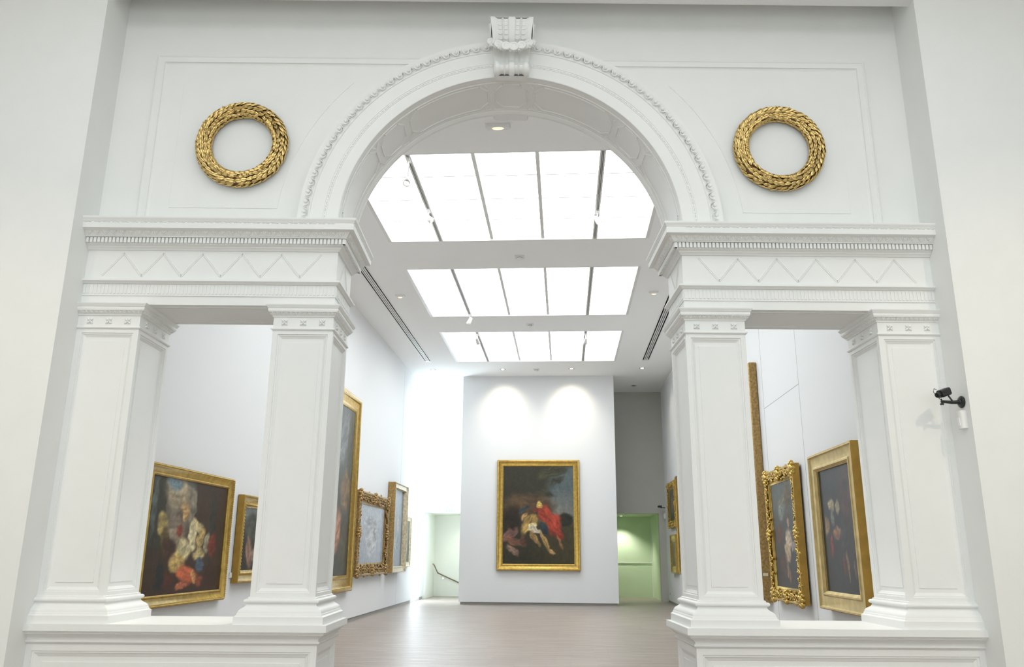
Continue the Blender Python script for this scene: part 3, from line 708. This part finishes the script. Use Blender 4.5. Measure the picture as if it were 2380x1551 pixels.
def scale_row(u_, z, y, wd, flip=0):
    pts = [(wd*math.cos(t), wd*1.0*math.sin(t)) for t in [PI+PI*k/8 for k in range(9)]]
    p.tube([(u_+a_, y, z+b_*.8) for a_, b_ in pts], .0045, 5)
for ci in (-.58, -.28, .28, .58):
    for z, y in ((.50, -.282), (.455, -.282), (.41, -.274), (.36, -.262), (.31, -.245)): scale_row(ci*kwid(z), z, y+.004, .024)
    scale_row(ci*kwid(.05), .06, -.162, .021)
p.build('scale_carving', PLASTER, ks, smooth=True)
for s_ in (-1, 1):
    p = MB(); x = s_*kwid(0)
    p.lathe((x, -.095, .015), [(.07, 0), (.07, s_*.012), (.05, s_*.016), (.03, s_*.024), (.012, s_*.026)], 'X', 18); autosmooth(p.build('volute', PLASTER, ks))
    p = MB(); x = s_*kwid(.45)
    p.lathe((x, -.19, .42), [(.10, 0), (.10, s_*.010), (.075, s_*.014), (.05, s_*.02), (.02, s_*.024)], 'X', 20); autosmooth(p.build('volute', PLASTER, ks))
gl = MB(); rnd = random.Random(4)
n = 23
for i in range(n):
    t = -1+2*i/(n-1); x = t*.225; z = .150+.125*abs(t)**2.2; y = -.300+.10*abs(t)**3
    typ = i % 4; r = .036+.010*(1-abs(t)) if typ % 2 == 0 else .026
    gl.ball((x, y, z+rnd.uniform(-.012, .012)), (r, r*.8, r), None, 9, 6)
    if typ == 0:
        gl.lathe((x, y-.012, z), [(r*1.05, 0), (r*1.25, -.012), (r*1.05, -.022), (r*.55, -.02), (r*.45, -.008)], 'Y', 12)
    for k in range(6):
        a = rnd.uniform(0, 2*PI); gl.ball((x+.034*math.cos(a), y+rnd.uniform(-.016, .012), z+.040*math.sin(a)), (.020, .008, .011), Matrix.Rotation(rnd.uniform(0, 3), 3, 'Y'), 6, 4)
for s_ in (-1, 1):
    for i in range(9):
        z = .29+i*.026; gl.ball((s_*(kwid(z)+.012), -.17-.015*math.sin(i), z), (.016, .026, .02), None, 7, 5)
gl.build('flower_garland', PLASTER, ks, smooth=True)
# its twin on the gallery side of the arch
kb = empty('keystone_console', (0, D+.02, 6.62), PI, 'scrolled keystone on the far side of the arch, seen under the soffit', 'keystone')
p = MB(); Ls = []
for i, (y, z) in enumerate(PR[:11]):
    y0, z0 = PR[max(0, i-1)]; y1, z1 = PR[min(10, i+1)]; ty, tz = y1-y0, z1-z0; l = math.hypot(ty, tz); ny, nz = -tz/l, ty/l
    Ls.append([(s_*.19, y+ny*d, z+nz*d) for s_, d in flutes])
p.loops(Ls, False)
for s_ in (-1, 1):
    poly = [(s_*.19, y, z) for y, z in PR[:11]]+[(s_*.19, .05, .225), (s_*.19, .05, -.06)]; p.add(poly, [tuple(range(len(poly)))])
p.add([(.19, -.10, -.06), (-.19, -.10, -.06), (-.19, .05, -.06), (.19, .05, -.06)], [(0, 1, 2, 3)])
autosmooth(p.build('console_body', PLASTER, kb), 40)
for s_ in (-1, 1):
    p = MB(); p.lathe((s_*.19, -.095, .015), [(.06, 0), (.06, s_*.012), (.03, s_*.02), (.012, s_*.022)], 'X', 16); p.build('volute', PLASTER, kb)

# warm wall-washing spotlights of the front hall (above and behind the camera)
for (x, y, tx, tz) in ((-5.5, -6.5, -5.2, .9), (5.5, -6.5, 5.3, 1.6)):
    t = empty('hall_spotlight', (x, y, 7.6), 0, 'warm spotlight of the front hall, aimed at the ' + ('left' if x < 0 else 'right') + ' return wall', 'spotlight', 'front hall spotlights')
    p = MB(); p.tube([(0, 0, .34), (0, 0, .1)], .012, 6); p.build('stem', WHITEM, t)
    dv = (Vector((tx, -.4, tz))-Vector((x, y, 7.6))).normalized(); qq = dv.to_track_quat('Z', 'Y').to_matrix()
    p = MB(); p.loops([[qq @ Vector((r_*math.cos(a_), r_*math.sin(a_), h_)) for a_ in [2*PI*k/12 for k in range(12)]] for r_, h_ in ((.03, -.12), (.06, -.08), (.07, .08))], True, True, False); p.build('lamp_head', WHITEM, t)
    l = bpy.data.lights.new('hall_lamp', 'SPOT'); l.energy = 480; l.color = (1, .84, .62); l.spot_size = 1.0; l.spot_blend = 1.0; l.shadow_soft_size = .08
    lo = bpy.data.objects.new('hall_lamp', l); COL.objects.link(lo); lo.parent = t; lo.location = dv*.12; lo.rotation_mode = 'QUATERNION'; lo.rotation_quaternion = dv.to_track_quat('-Z', 'Y')

# ------------------------------------------------------------------ security camera and box on the right return wall
sc_ = empty('security_camera', (W, -.24, 3.01), 0, 'black security camera on a wall bracket, right of the outer right pier', 'security camera')
p = MB(); p.lathe((0, 0, 0), [(.055, 0), (.058, -.012), (.05, -.022), (.03, -.03), (.024, -.04)], 'X', 20); autosmooth(p.build('wall_plate', BLACK, sc_))
p = MB(); p.tube([(-.03, 0, 0), (-.10, .0, -.004), (-.20, .0, .004)], [.020, .017, .013], 10); p.tube([(-.09, 0, .005), (-.125, 0, .06)], .008, 8); p.build('arm', BLACK, sc_)
p = MB(); p.lathe((-.195, 0, -.03), [(.016, 0), (.018, .006), (.018, .014), (.006, .018)], 'Z', 14); p.tube([(-.195, 0, -.02), (-.195, 0, .03)], .006, 8); p.build('knob', BLACK, sc_)
p = MB()
ax = Vector((-.86, -.40, -.32)).normalized(); q = ax.to_track_quat('Y', 'Z').to_matrix(); c = Vector((-.175, -.01, .085))
Ls = []
for s_, wd, hh in ((-.075, .030, .030), (-.07, .036, .036), (.045, .036, .036), (.055, .030, .030)):
    Ls.append([c+q @ Vector((a_*wd, s_, b_*hh)) for a_, b_ in ((-1, -.7), (-.7, -1), (.7, -1), (1, -.7), (1, .7), (.7, 1), (-.7, 1), (-1, .7))])
p.loops(Ls, True, True, True); hd = p.build('housing', BLACK, sc_)
p = MB(); Ls = []
for s_, r in ((.05, .024), (.095, .026), (.10, .022), (.10, .016), (.092, .012)): Ls.append([c+q @ Vector((r*math.cos(t), s_, r*math.sin(t))) for t in [2*PI*k/16 for k in range(16)]])
p.loops(Ls, True, True, True); p.build('lens', BLACK, sc_, smooth=False)
p = MB(); p.tube([c+Vector((-.08, -.04, .02)), c+Vector((-.11, -.05, .03)), c+Vector((-.12, -.05, .0)), c+Vector((-.10, -.045, -.03)), c+Vector((-.02, 0, -.08))], .003, 6); p.build('cable', BLACK, sc_)
bx = empty('wall_box', (W, -.235, 2.84), 0, 'small white wall box below the black security camera', 'sensor box')
p = MB()
pl = [(0, -.045), (-.035, -.045), (-.052, -.03), (-.056, 0), (-.052, .03), (-.035, .045), (0, .045)]
p.loops([[(x, y, z) for x, y in pl] for z in (-.085, .085)], True, True, True); autosmooth(p.build('casing', WHITEM, bx), 50)
p = MB(); p.box(-.0585, -.05, -.02, .02, -.055, .02); p.build('sensor_window', LABELM, bx)

# ------------------------------------------------------------------ pictures
def blend(a, b_, t): return tuple(x+(y-x)*t for x, y in zip(a, b_))
def lin(c): return tuple((x/255/12.92 if x/255 <= .04045 else ((x/255+.055)/1.055)**2.4) for x in c)
def canvas(w_, h_, base, blobs, seed, step=.035, warp=.052):
    # base: function (s, t) -> rgb; blobs: (cs, ct, rs, rt, angle, rgb, softness); s to the right, t up, both 0..1
    nx, nz = max(8, min(130, int(w_/step*2))), max(8, min(160, int(h_/step*2)))
    vs_, cols, fs = [], [], []
    for j in range(nz+1):
        for i in range(nx+1):
            s_, t_ = i/nx, j/nz
            vs_.append(((s_-.5)*w_, 0, (t_-.5)*h_))
            nv = Vector((s_*3.1+seed, t_*4.3, seed*1.7)); s2 = s_+warp*.6*noise.noise(nv*1.4)+warp*.4*noise.noise(nv*4.1)+warp*.12*noise.noise(nv*12); t2 = t_+warp*.6*noise.noise(nv*1.4+Vector((9, 3, 1)))+warp*.4*noise.noise(nv*4.1+Vector((4, 1, 7)))+warp*.12*noise.noise(nv*12+Vector((2, 8, 3)))
            c = base(s2, t2)
            for cs, ct, rs, rt, an, rgb, so in blobs:
                dx, dy = (s2-cs), (t2-ct); ca, sa = math.cos(an), math.sin(an)
                x_, y_ = (dx*ca+dy*sa)/rs, (-dx*sa+dy*ca)/rt; d = x_*x_+y_*y_
                so = max(so, .5); k = 1-min(1, max(0, (d-(1-so))/(2*so)));
                if k > 0:
                    fold = 1+.34*noise.noise(Vector((x_*1.3+cs*9, y_*3.6, seed+ct*7)))+.16*noise.noise(Vector((x_*4+cs*5, y_*9, seed)))-.14*y_*sa-.10*x_
                    c = blend(c, tuple(min(255, max(0, q*fold)) for q in rgb), k*k*(3-2*k))
            g = 1+.16*noise.noise(Vector((s2*26, t2*16, seed)))+.12*noise.noise(Vector((s2*60, t2*44, seed)))
            m_ = (c[0]+c[1]+c[2])/3; c = [m_+(q-m_)*.86 for q in c]; cols.append((*[max(0, q)*g*.88 for q in lin(c)], 1))
    for j in range(nz):
        for i in range(nx): a = j*(nx+1)+i; fs.append((a, a+1, a+nx+2, a+nx+1))
    me = bpy.data.meshes.new('canvas'); me.from_pydata(vs_, [], fs); me.materials.append(PAINT)
    at = me.color_attributes.new('Col', 'FLOAT_COLOR', 'POINT')
    at.data.foreach_set('color', [q for c in cols for q in c])
    me.update(); return me
def frame_mesh(w_, h_, prof, m, name, parent):                      # prof = (inset, height in front of the wall)
    p = MB(); Ls = []
    for d, h in prof:
        x, z = w_/2-d, h_/2-d; Ls.append([(-x, -h, -z), (x, -h, -z), (x, -h, z), (-x, -h, z)])
    p.loops(Ls, True)
    for i in range(8): p.m[i] = 1
    return autosmooth(p.build(name, [m, GOLDO if m in (GOLDO, SILV) else GSIDE], parent), 40)
def picture(name, wall, pos, z0, z1, fw, depth, prof, m, cv, label, gap=.01, tilt=0.0, extras=None):
    # wall: 'L' (pos = v0, v1), 'R', 'C' (pos = u0, u1)
    a, b_ = pos; w_, h_ = abs(b_-a), z1-z0; mid = (a+b_)/2; zc = (z0+z1)/2
    if wall == 'L': loc, rot = G(UL+gap, mid, zc), PI/2-PHI
    elif wall == 'R': loc, rot = G(UR-gap, mid, zc), -PI/2-PHI
    else: loc, rot = G(mid, V_PART-gap, zc), -PHI
    t = empty(name, loc, rot, label, 'painting')
    t.rotation_euler = (tilt, 0, rot)
    P = [(0, 0)]+[(d*fw, h*depth) for d, h in prof]+[(fw, depth*.3)]
    fr = frame_mesh(w_, h_, P, m, 'frame', t)
    me = canvas(w_-2*fw+.02, h_-2*fw+.02, *cv); o = bpy.data.objects.new('canvas', me); COL.objects.link(o); o.parent = t; o.location = (0, -depth*.42, 0)
    bk = MB(); bk.box(-w_/2+.02, w_/2-.02, -.012, -.002, -h_/2+.02, h_/2-.02); bk.build('backboard', DARKW, t)
    if extras: extras(t, fr, w_, h_, fw, depth)
    return t
PLAIN = [(0, .82), (.06, .96), (.16, 1.0), (.26, .94), (.30, .80), (.38, .72), (.62, .60), (.74, .56), (.80, .66), (.88, .66), (.94, .56), (1, .5)]
ROPE = [(0, .75), (.08, .95), (.20, 1.0), (.30, .92), (.36, .80), (.60, .62), (.78, .58), (.84, .70), (.92, .70), (1, .55)]
FLAT = [(0, .9), (.05, 1.0), (.12, 1.0), (.16, .86), (.20, .80), (.72, .80), (.78, .90), (.86, .90), (.92, .75), (1, .62)]
DEEP = [(0, .9), (.05, 1.0), (.15, 1.0), (.20, .85), (.5, .62), (.6, .62), (.66, .74), (.78, .74), (.85, .6), (1, .5)]
def beading(inset, h, r, pitch, m=GOLD):
    def f(t, fr, w_, h_, fw, depth):
        p = MB(); x, z = w_/2-inset*fw, h_/2-inset*fw
        for L, P_, D_ in ((2*x, (-x, -z), (1, 0)), (2*x, (-x, z), (1, 0)), (2*z, (-x, -z), (0, 1)), (2*z, (x, -z), (0, 1))):
            n_ = int(L/pitch)
            for i in range(n_):
                s_ = (i+.5)*L/n_; p.ball((P_[0]+D_[0]*s_, -h*depth, P_[1]+D_[1]*s_), (r*(1.3 if D_[0] else 1), r, r*(1.3 if D_[1] else 1)), None, 6, 4)
        p.build('bead_course', m, fr, smooth=True)
    return f
def rococo(m, seed, corner=1.0, lump=1.0, proj=1.0):
    def f(t, fr, w_, h_, fw, depth):
        rnd = random.Random(seed); p = MB()
        def scroll(cx, cz, r, s0, turns=1.2, th=.4):
            pts, rs = [], []
            for k in range(12):
                a = s0+turns*2*PI*k/11; q = r*(1-.75*k/11); pts.append((cx+q*math.cos(a), -depth*.9*proj-(.012 if k > 7 else 0), cz+q*math.sin(a))); rs.append(r*th*(.5-.28*k/11)+.003)
            p.tube(pts, rs, 6)
        x, z = w_/2-fw*.42, h_/2-fw*.42
        for L, P_, D_ in ((2*x, (-x, -z), (1, 0)), (2*x, (-x, z), (1, 0)), (2*z, (-x, -z), (0, 1)), (2*z, (x, -z), (0, 1))):
            n_ = int(L/(fw*.32))
            for i in range(n_+1):
                s_ = i*L/n_; cx, cz = P_[0]+D_[0]*s_, P_[1]+D_[1]*s_
                scroll(cx, cz, fw*.26*lump*rnd.uniform(.7, 1.15), rnd.uniform(0, 6.28))
                for k in range(2):
                    p.ball((cx+rnd.uniform(-.45, .45)*fw, -depth*.85*proj, cz+rnd.uniform(-.45, .45)*fw), (fw*rnd.uniform(.06, .16), depth*.18, fw*rnd.uniform(.06, .14)), Matrix.Rotation(rnd.uniform(0, 3), 3, 'Y'), 6, 4)
        p.build('carving', m, fr, smooth=True)
        for cx, cz, big in ((-1, -1, 1), (1, -1, 1), (1, 1, 1), (-1, 1, 1), (0, 1, 1.0), (0, -1, .9), (-1, 0, .9), (1, 0, .9)):
            p = MB(); X, Z = cx*(w_/2-fw*.35), cz*(h_/2-fw*.35); r = fw*.62*corner*big
            p.ball((X, -depth*.85*proj, Z), (r*.55, depth*.45, r*.55), None, 10, 6)
            for k in range(9):
                a = 2*PI*k/9; e = Matrix.Rotation(-a, 3, 'Y'); p.ball((X+r*.72*math.cos(a), -depth*.9*proj, Z+r*.72*math.sin(a)), (r*.27, depth*.34, r*.20), e, 8, 6)
            for k in range(3): scroll(X+rnd.uniform(-.4, .4)*r, Z+rnd.uniform(-.4, .4)*r, r*.5, rnd.uniform(0, 6))
            p.build('cartouche', m, fr, smooth=True)
    return f

# --- central picture: dark tree mass, grey sky, a red and a pale mass below (a generic stand-in)
def base_c(s, t):
    sky = blend((150, 140, 125), (84, 98, 100), min(1, max(0, (t-.35)*2.4)))
    ground = blend((46, 42, 22), (70, 62, 36), s)
    tree = (52, 50, 34)
    c = blend(ground, sky, min(1, max(0, (t-.38)*12)))
    k = min(1, max(0, ((.66-s)+(t-.60)*.62)*4.5)) if t > .35 else min(1, max(0, (.6-s)*3))
    return blend(c, tree, k)
CB = [(.36, .56, .36, .16, .0, (92, 70, 46), .5), (.12, .45, .14, .16, 0, (44, 34, 22), .6), (.88, .45, .12, .07, 0, (40, 40, 26), .4), (.70, .93, .22, .06, .2, (62, 60, 40), .6), (.78, .84, .10, .025, .3, (56, 56, 40), .8), (.60, .72, .12, .035, -.2, (58, 56, 38), .8),
      (.60, .50, .13, .09, -.5, (158, 52, 30), .35), (.72, .40, .11, .11, -.8, (176, 58, 36), .35), (.79, .30, .07, .05, -.3, (150, 46, 30), .5), (.46, .56, .06, .02, .4, (140, 50, 32), .6),
      (.52, .61, .05, .035, 0, (226, 186, 92), .4), (.36, .40, .12, .07, .7, (176, 140, 70), .45), (.40, .37, .06, .035, .3, (240, 224, 160), .4), (.30, .47, .05, .02, .7, (190, 150, 90), .5),
      (.47, .33, .13, .025, -.2, (190, 176, 150), .4), (.46, .25, .10, .03, -.8, (150, 116, 64), .4), (.60, .23, .13, .026, -1.0, (166, 130, 72), .35), (.70, .12, .05, .015, -.4, (180, 140, 84), .5), (.80, .22, .09, .02, -1.0, (140, 96, 54), .4),
      (.58, .36, .08, .04, -.7, (36, 54, 62), .5), (.30, .55, .07, .02, .5, (44, 66, 76), .6), (.10, .30, .13, .05, .5, (134, 96, 84), .5), (.18, .22, .16, .045, -.2, (124, 80, 62), .5), (.14, .13, .10, .035, -.5, (140, 108, 90), .5), (.30, .24, .06, .06, 0, (90, 60, 44), .6)]
picture('painting', 'C', (-1.667, 1.05), 1.07, 4.613, .205, .14, PLAIN, GOLD, (base_c, CB, 3.3), 'gold-framed painting with red-robed figure, alone on the central partition', extras=None)
# --- left wall
def base_1(s, t):
    c = blend((64, 38, 20), (58, 46, 28), t)
    if t > .38: c = blend(c, blend((150, 140, 122), (116, 132, 134), min(1, max(0, (t-.72)*4))), min(1, max(0, (t-.38)*3.5))*max(0, 1-abs(s-.36)/.20)**.5 if abs(s-.36) < .20 else 0)
    if s > .58 and t > .25: c = blend(c, (70, 48, 30), .8)
    if s < .20 and t > .40: c = blend(c, (52, 52, 38), .9)
    return c
B1 = [(.06, .78, .035, .28, 0, (84, 92, 88), .6), (.33, .88, .16, .14, 0, (170, 150, 118), .7), (.28, .95, .10, .06, 0, (112, 138, 146), .7), (.52, .75, .045, .22, 0, (132, 122, 104), .4), (.42, .72, .06, .08, 0, (206, 160, 96), .8), (.36, .66, .04, .10, .1, (118, 100, 80), .4), (.33, .54, .11, .12, .2, (146, 128, 106), .7),
      (.80, .6, .05, .32, 0, (44, 46, 38), .6), (.18, .60, .055, .10, .2, (166, 144, 78), .4), (.22, .46, .045, .12, 0, (98, 78, 38), .6), (.26, .40, .07, .08, .5, (66, 38, 18), .6), (.60, .60, .085, .06, -.3, (208, 188, 130), .35), (.55, .50, .05, .13, .12, (222, 206, 156), .35), (.66, .48, .05, .11, -.2, (190, 160, 92), .5),
      (.44, .38, .10, .11, .7, (212, 196, 140), .4), (.40, .26, .10, .08, -.4, (206, 170, 92), .5), (.66, .34, .08, .06, .3, (192, 172, 110), .4), (.68, .25, .05, .06, 0, (72, 92, 110), .45), (.76, .46, .04, .09, 0, (160, 150, 120), .5), (.84, .44, .05, .12, 0, (132, 48, 30), .6), (.54, .16, .13, .07, -.2, (200, 92, 50), .5), (.48, .07, .09, .03, 0, (206, 110, 70), .5),
      (.62, .14, .03, .08, .3, (216, 150, 90), .5), (.20, .16, .05, .12, 0, (26, 30, 32), .5), (.31, .13, .06, .07, 0, (86, 36, 20), .7), (.38, .55, .04, .06, 0, (150, 60, 34), .6), (.70, .10, .05, .06, 0, (150, 70, 36), .6)]
picture('painting', 'L', (1.905, 4.54), .905, 2.655, .15, .09, ROPE, GOLD, (base_1, B1, 7.1), 'gold-framed painting with pale-robed figure and flames, nearest on the left wall', extras=beading(.16, 1.0, .009, .026))
def base_2(s, t): return blend((44, 38, 28), (116, 122, 118), min(1, max(0, (t-.4)*1.8)))
picture('painting', 'L', (4.93, 6.65), 1.12, 2.46, .19, .10, DEEP, GOLD, (base_2, [(.3, .7, .2, .2, 0, (70, 74, 62), .6), (.25, .3, .1, .25, .2, (150, 110, 90), .5), (.5, .25, .2, .12, 0, (150, 126, 110), .5), (.7, .6, .2, .2, 0, (54, 58, 44), .6)], 2.7), 'gold-framed painting second on the left wall, half hidden by a pier', extras=beading(.75, .72, .012, .05))
def base_3(s, t): return blend((60, 56, 40), (96, 100, 98), min(1, max(0, t*1.2)))
picture('painting', 'L', (9.25, 11.96), .728, 5.235, .36, .14, PLAIN, GOLD, (base_3, [(.5, .8, .4, .15, .3, (120, 124, 124), .7), (.75, .5, .2, .12, 0, (130, 100, 60), .6), (.45, .25, .22, .12, .2, (190, 130, 100), .5), (.35, .35, .12, .08, 0, (200, 150, 120), .5), (.8, .2, .2, .15, 0, (74, 66, 36), .6), (.85, .8, .1, .2, 0, (76, 74, 50), .6)], 5.5), 'tallest gold-framed painting on the left wall, behind the inner left pier')
def base_4(s, t): return blend((158, 166, 178), (178, 186, 194), min(1, max(0, t)))
picture('painting', 'L', (12.20, 15.70), 1.03, 3.08, .31, .15, DEEP, GOLDO, (base_4, [(.5, .4, .2, .25, .2, (176, 176, 180), .8), (.4, .7, .2, .12, 0, (160, 164, 170), .8), (.6, .55, .1, .2, 0, (170, 170, 172), .7)], 1.9, .05), 'pale hazy painting in an ornate brown-gold frame on the left wall', extras=rococo(GOLDO, 5, .85, .8))
def base_5(s, t): return blend((128, 138, 146), (150, 160, 166), min(1, max(0, t)))
picture('painting', 'L', (16.12, 18.15), 1.035, 3.60, .18, .22, FLAT, SILV, (base_5, [(.6, .55, .1, .12, .3, (172, 160, 146), .6), (.5, .3, .15, .1, 0, (140, 146, 146), .7)], 8.2, .05), 'tall pale blue painting in a deep silvery gold frame, left wall')
def base_6(s, t): return blend((66, 64, 48), (92, 92, 80), min(1, max(0, t)))
picture('painting', 'L', (18.52, 19.62), 1.16, 2.735, .15, .09, PLAIN, SILV, (base_6, [(.5, .5, .18, .3, .0, (176, 166, 140), .6), (.4, .3, .12, .1, .0, (150, 140, 116), .6)], 9.1), 'small narrow dark painting last on the left wall')
# --- right wall
def base_r1(s, t): return blend((50, 50, 48), blend((44, 46, 48), (66, 50, 42), min(1, max(0, (s-.3)*2))), min(1, max(0, t*1.3)))
RB1 = [(.30, .68, .10, .045, 0, (170, 152, 110), .4), (.50, .67, .06, .05, .3, (150, 134, 96), .5), (.32, .58, .05, .06, 0, (110, 112, 100), .6), (.14, .52, .07, .07, .3, (150, 116, 76), .5), (.52, .50, .12, .025, -.2, (160, 124, 84), .5), (.40, .46, .09, .05, 0, (150, 100, 70), .6), (.26, .36, .04, .09, 0, (150, 42, 34), .5), (.62, .42, .12, .16, 0, (60, 56, 54), .6), (.55, .22, .03, .08, 0, (120, 44, 34), .5), (.66, .2, .022, .11, .1, (140, 104, 66), .5), (.84, .18, .02, .07, .2, (112, 86, 60), .6), (.8, .75, .2, .2, 0, (74, 50, 42), .8)]
picture('painting', 'R', (2.215, 4.035), .905, 2.94, .235, .12, FLAT, GOLDF, (base_r1, RB1, 4.4), 'dark painting in a broad flat gold frame, nearest on the right wall', tilt=-.0, gap=.03)
def base_r2(s, t): return blend((54, 46, 38), (86, 92, 88), min(1, max(0, (t-.25)*1.6)))
RB2 = [(.45, .80, .2, .08, .3, (116, 112, 92), .7), (.7, .86, .14, .12, 0, (92, 76, 50), .6), (.40, .72, .12, .08, 0, (116, 122, 116), .7), (.66, .66, .07, .035, 0, (84, 56, 36), .5), (.66, .60, .05, .045, 0, (176, 140, 112), .45), (.62, .44, .13, .10, .1, (190, 166, 140), .45), (.56, .33, .13, .08, -.3, (176, 150, 116), .5), (.25, .50, .13, .08, .5, (96, 50, 36), .6), (.80, .38, .08, .06, 0, (140, 132, 128), .5), (.5, .2, .06, .10, .3, (150, 116, 86), .5), (.35, .2, .15, .10, 0, (74, 46, 36), .6), (.6, .12, .03, .08, 0, (130, 92, 66), .6), (.85, .2, .12, .15, 0, (50, 50, 52), .6)]
picture('painting', 'R', (4.88, 6.72), .885, 2.955, .22, .11, DEEP, GOLD, (base_r2, RB2, 6.6), 'portrait-format painting in a carved bright gold rococo frame, right wall', extras=rococo(GOLD, 11, .95, .9), gap=.03)
picture('painting', 'R', (7.235, 10.2), .80, 5.06, .34, .15, PLAIN, GOLDO, (base_3, [(.5, .5, .3, .3, 0, (90, 70, 50), .7)], 2.2), 'tallest painting on the right wall, only its brown frame edge showing')
picture('painting', 'R', (18.74, 20.62), 2.44, 3.90, .24, .10, DEEP, GOLD, (base_6, [(.5, .5, .25, .3, 0, (120, 110, 90), .7)], 3.9), 'small gold-framed painting at the far right, above another', extras=rococo(GOLD, 21, .5, .5))
picture('painting', 'R', (19.03, 20.32), 1.025, 2.225, .22, .10, DEEP, GOLD, (base_6, [(.5, .5, .2, .3, 0, (96, 84, 60), .7)], 4.9), 'small gold-framed painting at the far right, below another')
picture('painting', 'R', (15.9, 18.33), 1.03, 3.95, .26, .13, PLAIN, GOLD, (base_3, [], 8.8), 'tall narrow-seen gold painting beside the two small stacked ones')
# little cards
t = empty('picture_label', G(UL, 4.93, 1.24), PI/2-PHI, 'small white label card between the first two left paintings', 'label')
p = MB(); p.box(-.085, .085, -.018, -.004, -.04, .04); p.build('card', LABELM, t)
p = MB(); p.box(-.03, .03, -.004, 0, -.02, .02); p.build('holder', WHITEM, t)
p = MB(); p.box(-.045, .045, -.002, 0, -.024, .024); o = p.build('paper_label', LABELY, loc=G(UR-.10, 7.233, 1.27), rot=-PHI); tag(o, 'small yellowed paper label on the side of the tallest right frame', 'label')
p = MB(); p.box(-.012, 0, -.04, .04, -.04, .04); o = p.build('wall_socket', GREYM, loc=G(UR, 21.66, .31), rot=-PHI); tag(o, 'small grey wall socket low at the far right corner', 'socket')

# far security camera on the right wall end, sign marks and handrail in the stair alcove
fc = empty('security_camera', G(UR+.07, 22.33, 3.22), -PHI, 'small black security camera at the far right wall end, above a white box', 'security camera')
p = MB(); p.lathe((0, 0, 0), [(.05, 0), (.05, -.02), (.02, -.03)], 'X', 14); p.build('wall_plate', BLACK, fc)
p = MB(); p.tube([(-.02, 0, 0), (-.22, 0, .0)], .014, 8); p.build('arm', BLACK, fc)
p = MB(); p.box(-.30, -.17, -.09, .05, .01, .075); p.box(-.32, -.24, -.12, -.05, .0, .06); p.build('housing', BLACK, fc)
fb = empty('wall_box', G(UR+.07, 22.42, 2.93), -PHI, 'white box under the small far security camera', 'sensor box')
p = MB(); p.box(-.10, 0, -.16, .16, -.10, .10); p.build('casing', WHITEM, fb)
p = MB(); p.box(-.105, -.10, -.12, .12, -.07, .07); p.build('cover', WHITEM, fb)
sg = empty('lintel_sign', G(-3.62, V_BACK-.012, 3.10), -PHI, 'four small green marks on the lintel over the stair opening', 'sign')
p = MB(); p.box(-.20, .20, 0, .01, -.04, .04); p.build('plate', GALW, sg)
for k in range(4):
    p = MB(); x = -.135+.09*k
    if k < 3: p.box(x-.026, x+.026, -.006, 0, .012, .03); p.box(x-.018, x+.018, -.006, 0, -.03, .006)
    else: p.box(x-.010, x+.012, -.006, 0, -.03, .03)
    p.build('glyph', SIGNG, sg)
hr = empty('handrail', G(-4.35, 24.9, .9), -PHI, 'slim brown handrail sloping down the stair alcove wall', 'handrail')
def H(u, v, z): return (u+4.35, v-24.9, z-.9)
p = MB(); p.tube([H(-4.40, 23.9, 1.20), H(-4.40, 24.2, 1.16), H(-4.36, 24.88, .86), H(-3.3, 24.92, .40), H(-2.8, 24.92, .18)], .024, 10); autosmooth(p.build('rail', BRASS, hr), 50)
for q in ((-4.20, 24.92, .79), (-3.40, 24.92, .44)):
    p = MB(); p.tube([H(q[0], q[1], q[2]-.02), H(q[0], q[1]+.02, q[2]-.06), H(q[0], 25.0, q[2]-.07)], .009, 8); p.build('bracket', CLEARM, hr)
p = MB(); p.lathe(H(-4.16, 24.985, .66), [(.03, 0), (.03, .012)], 'Y', 12); p.build('bracket_plate', CLEARM, hr)
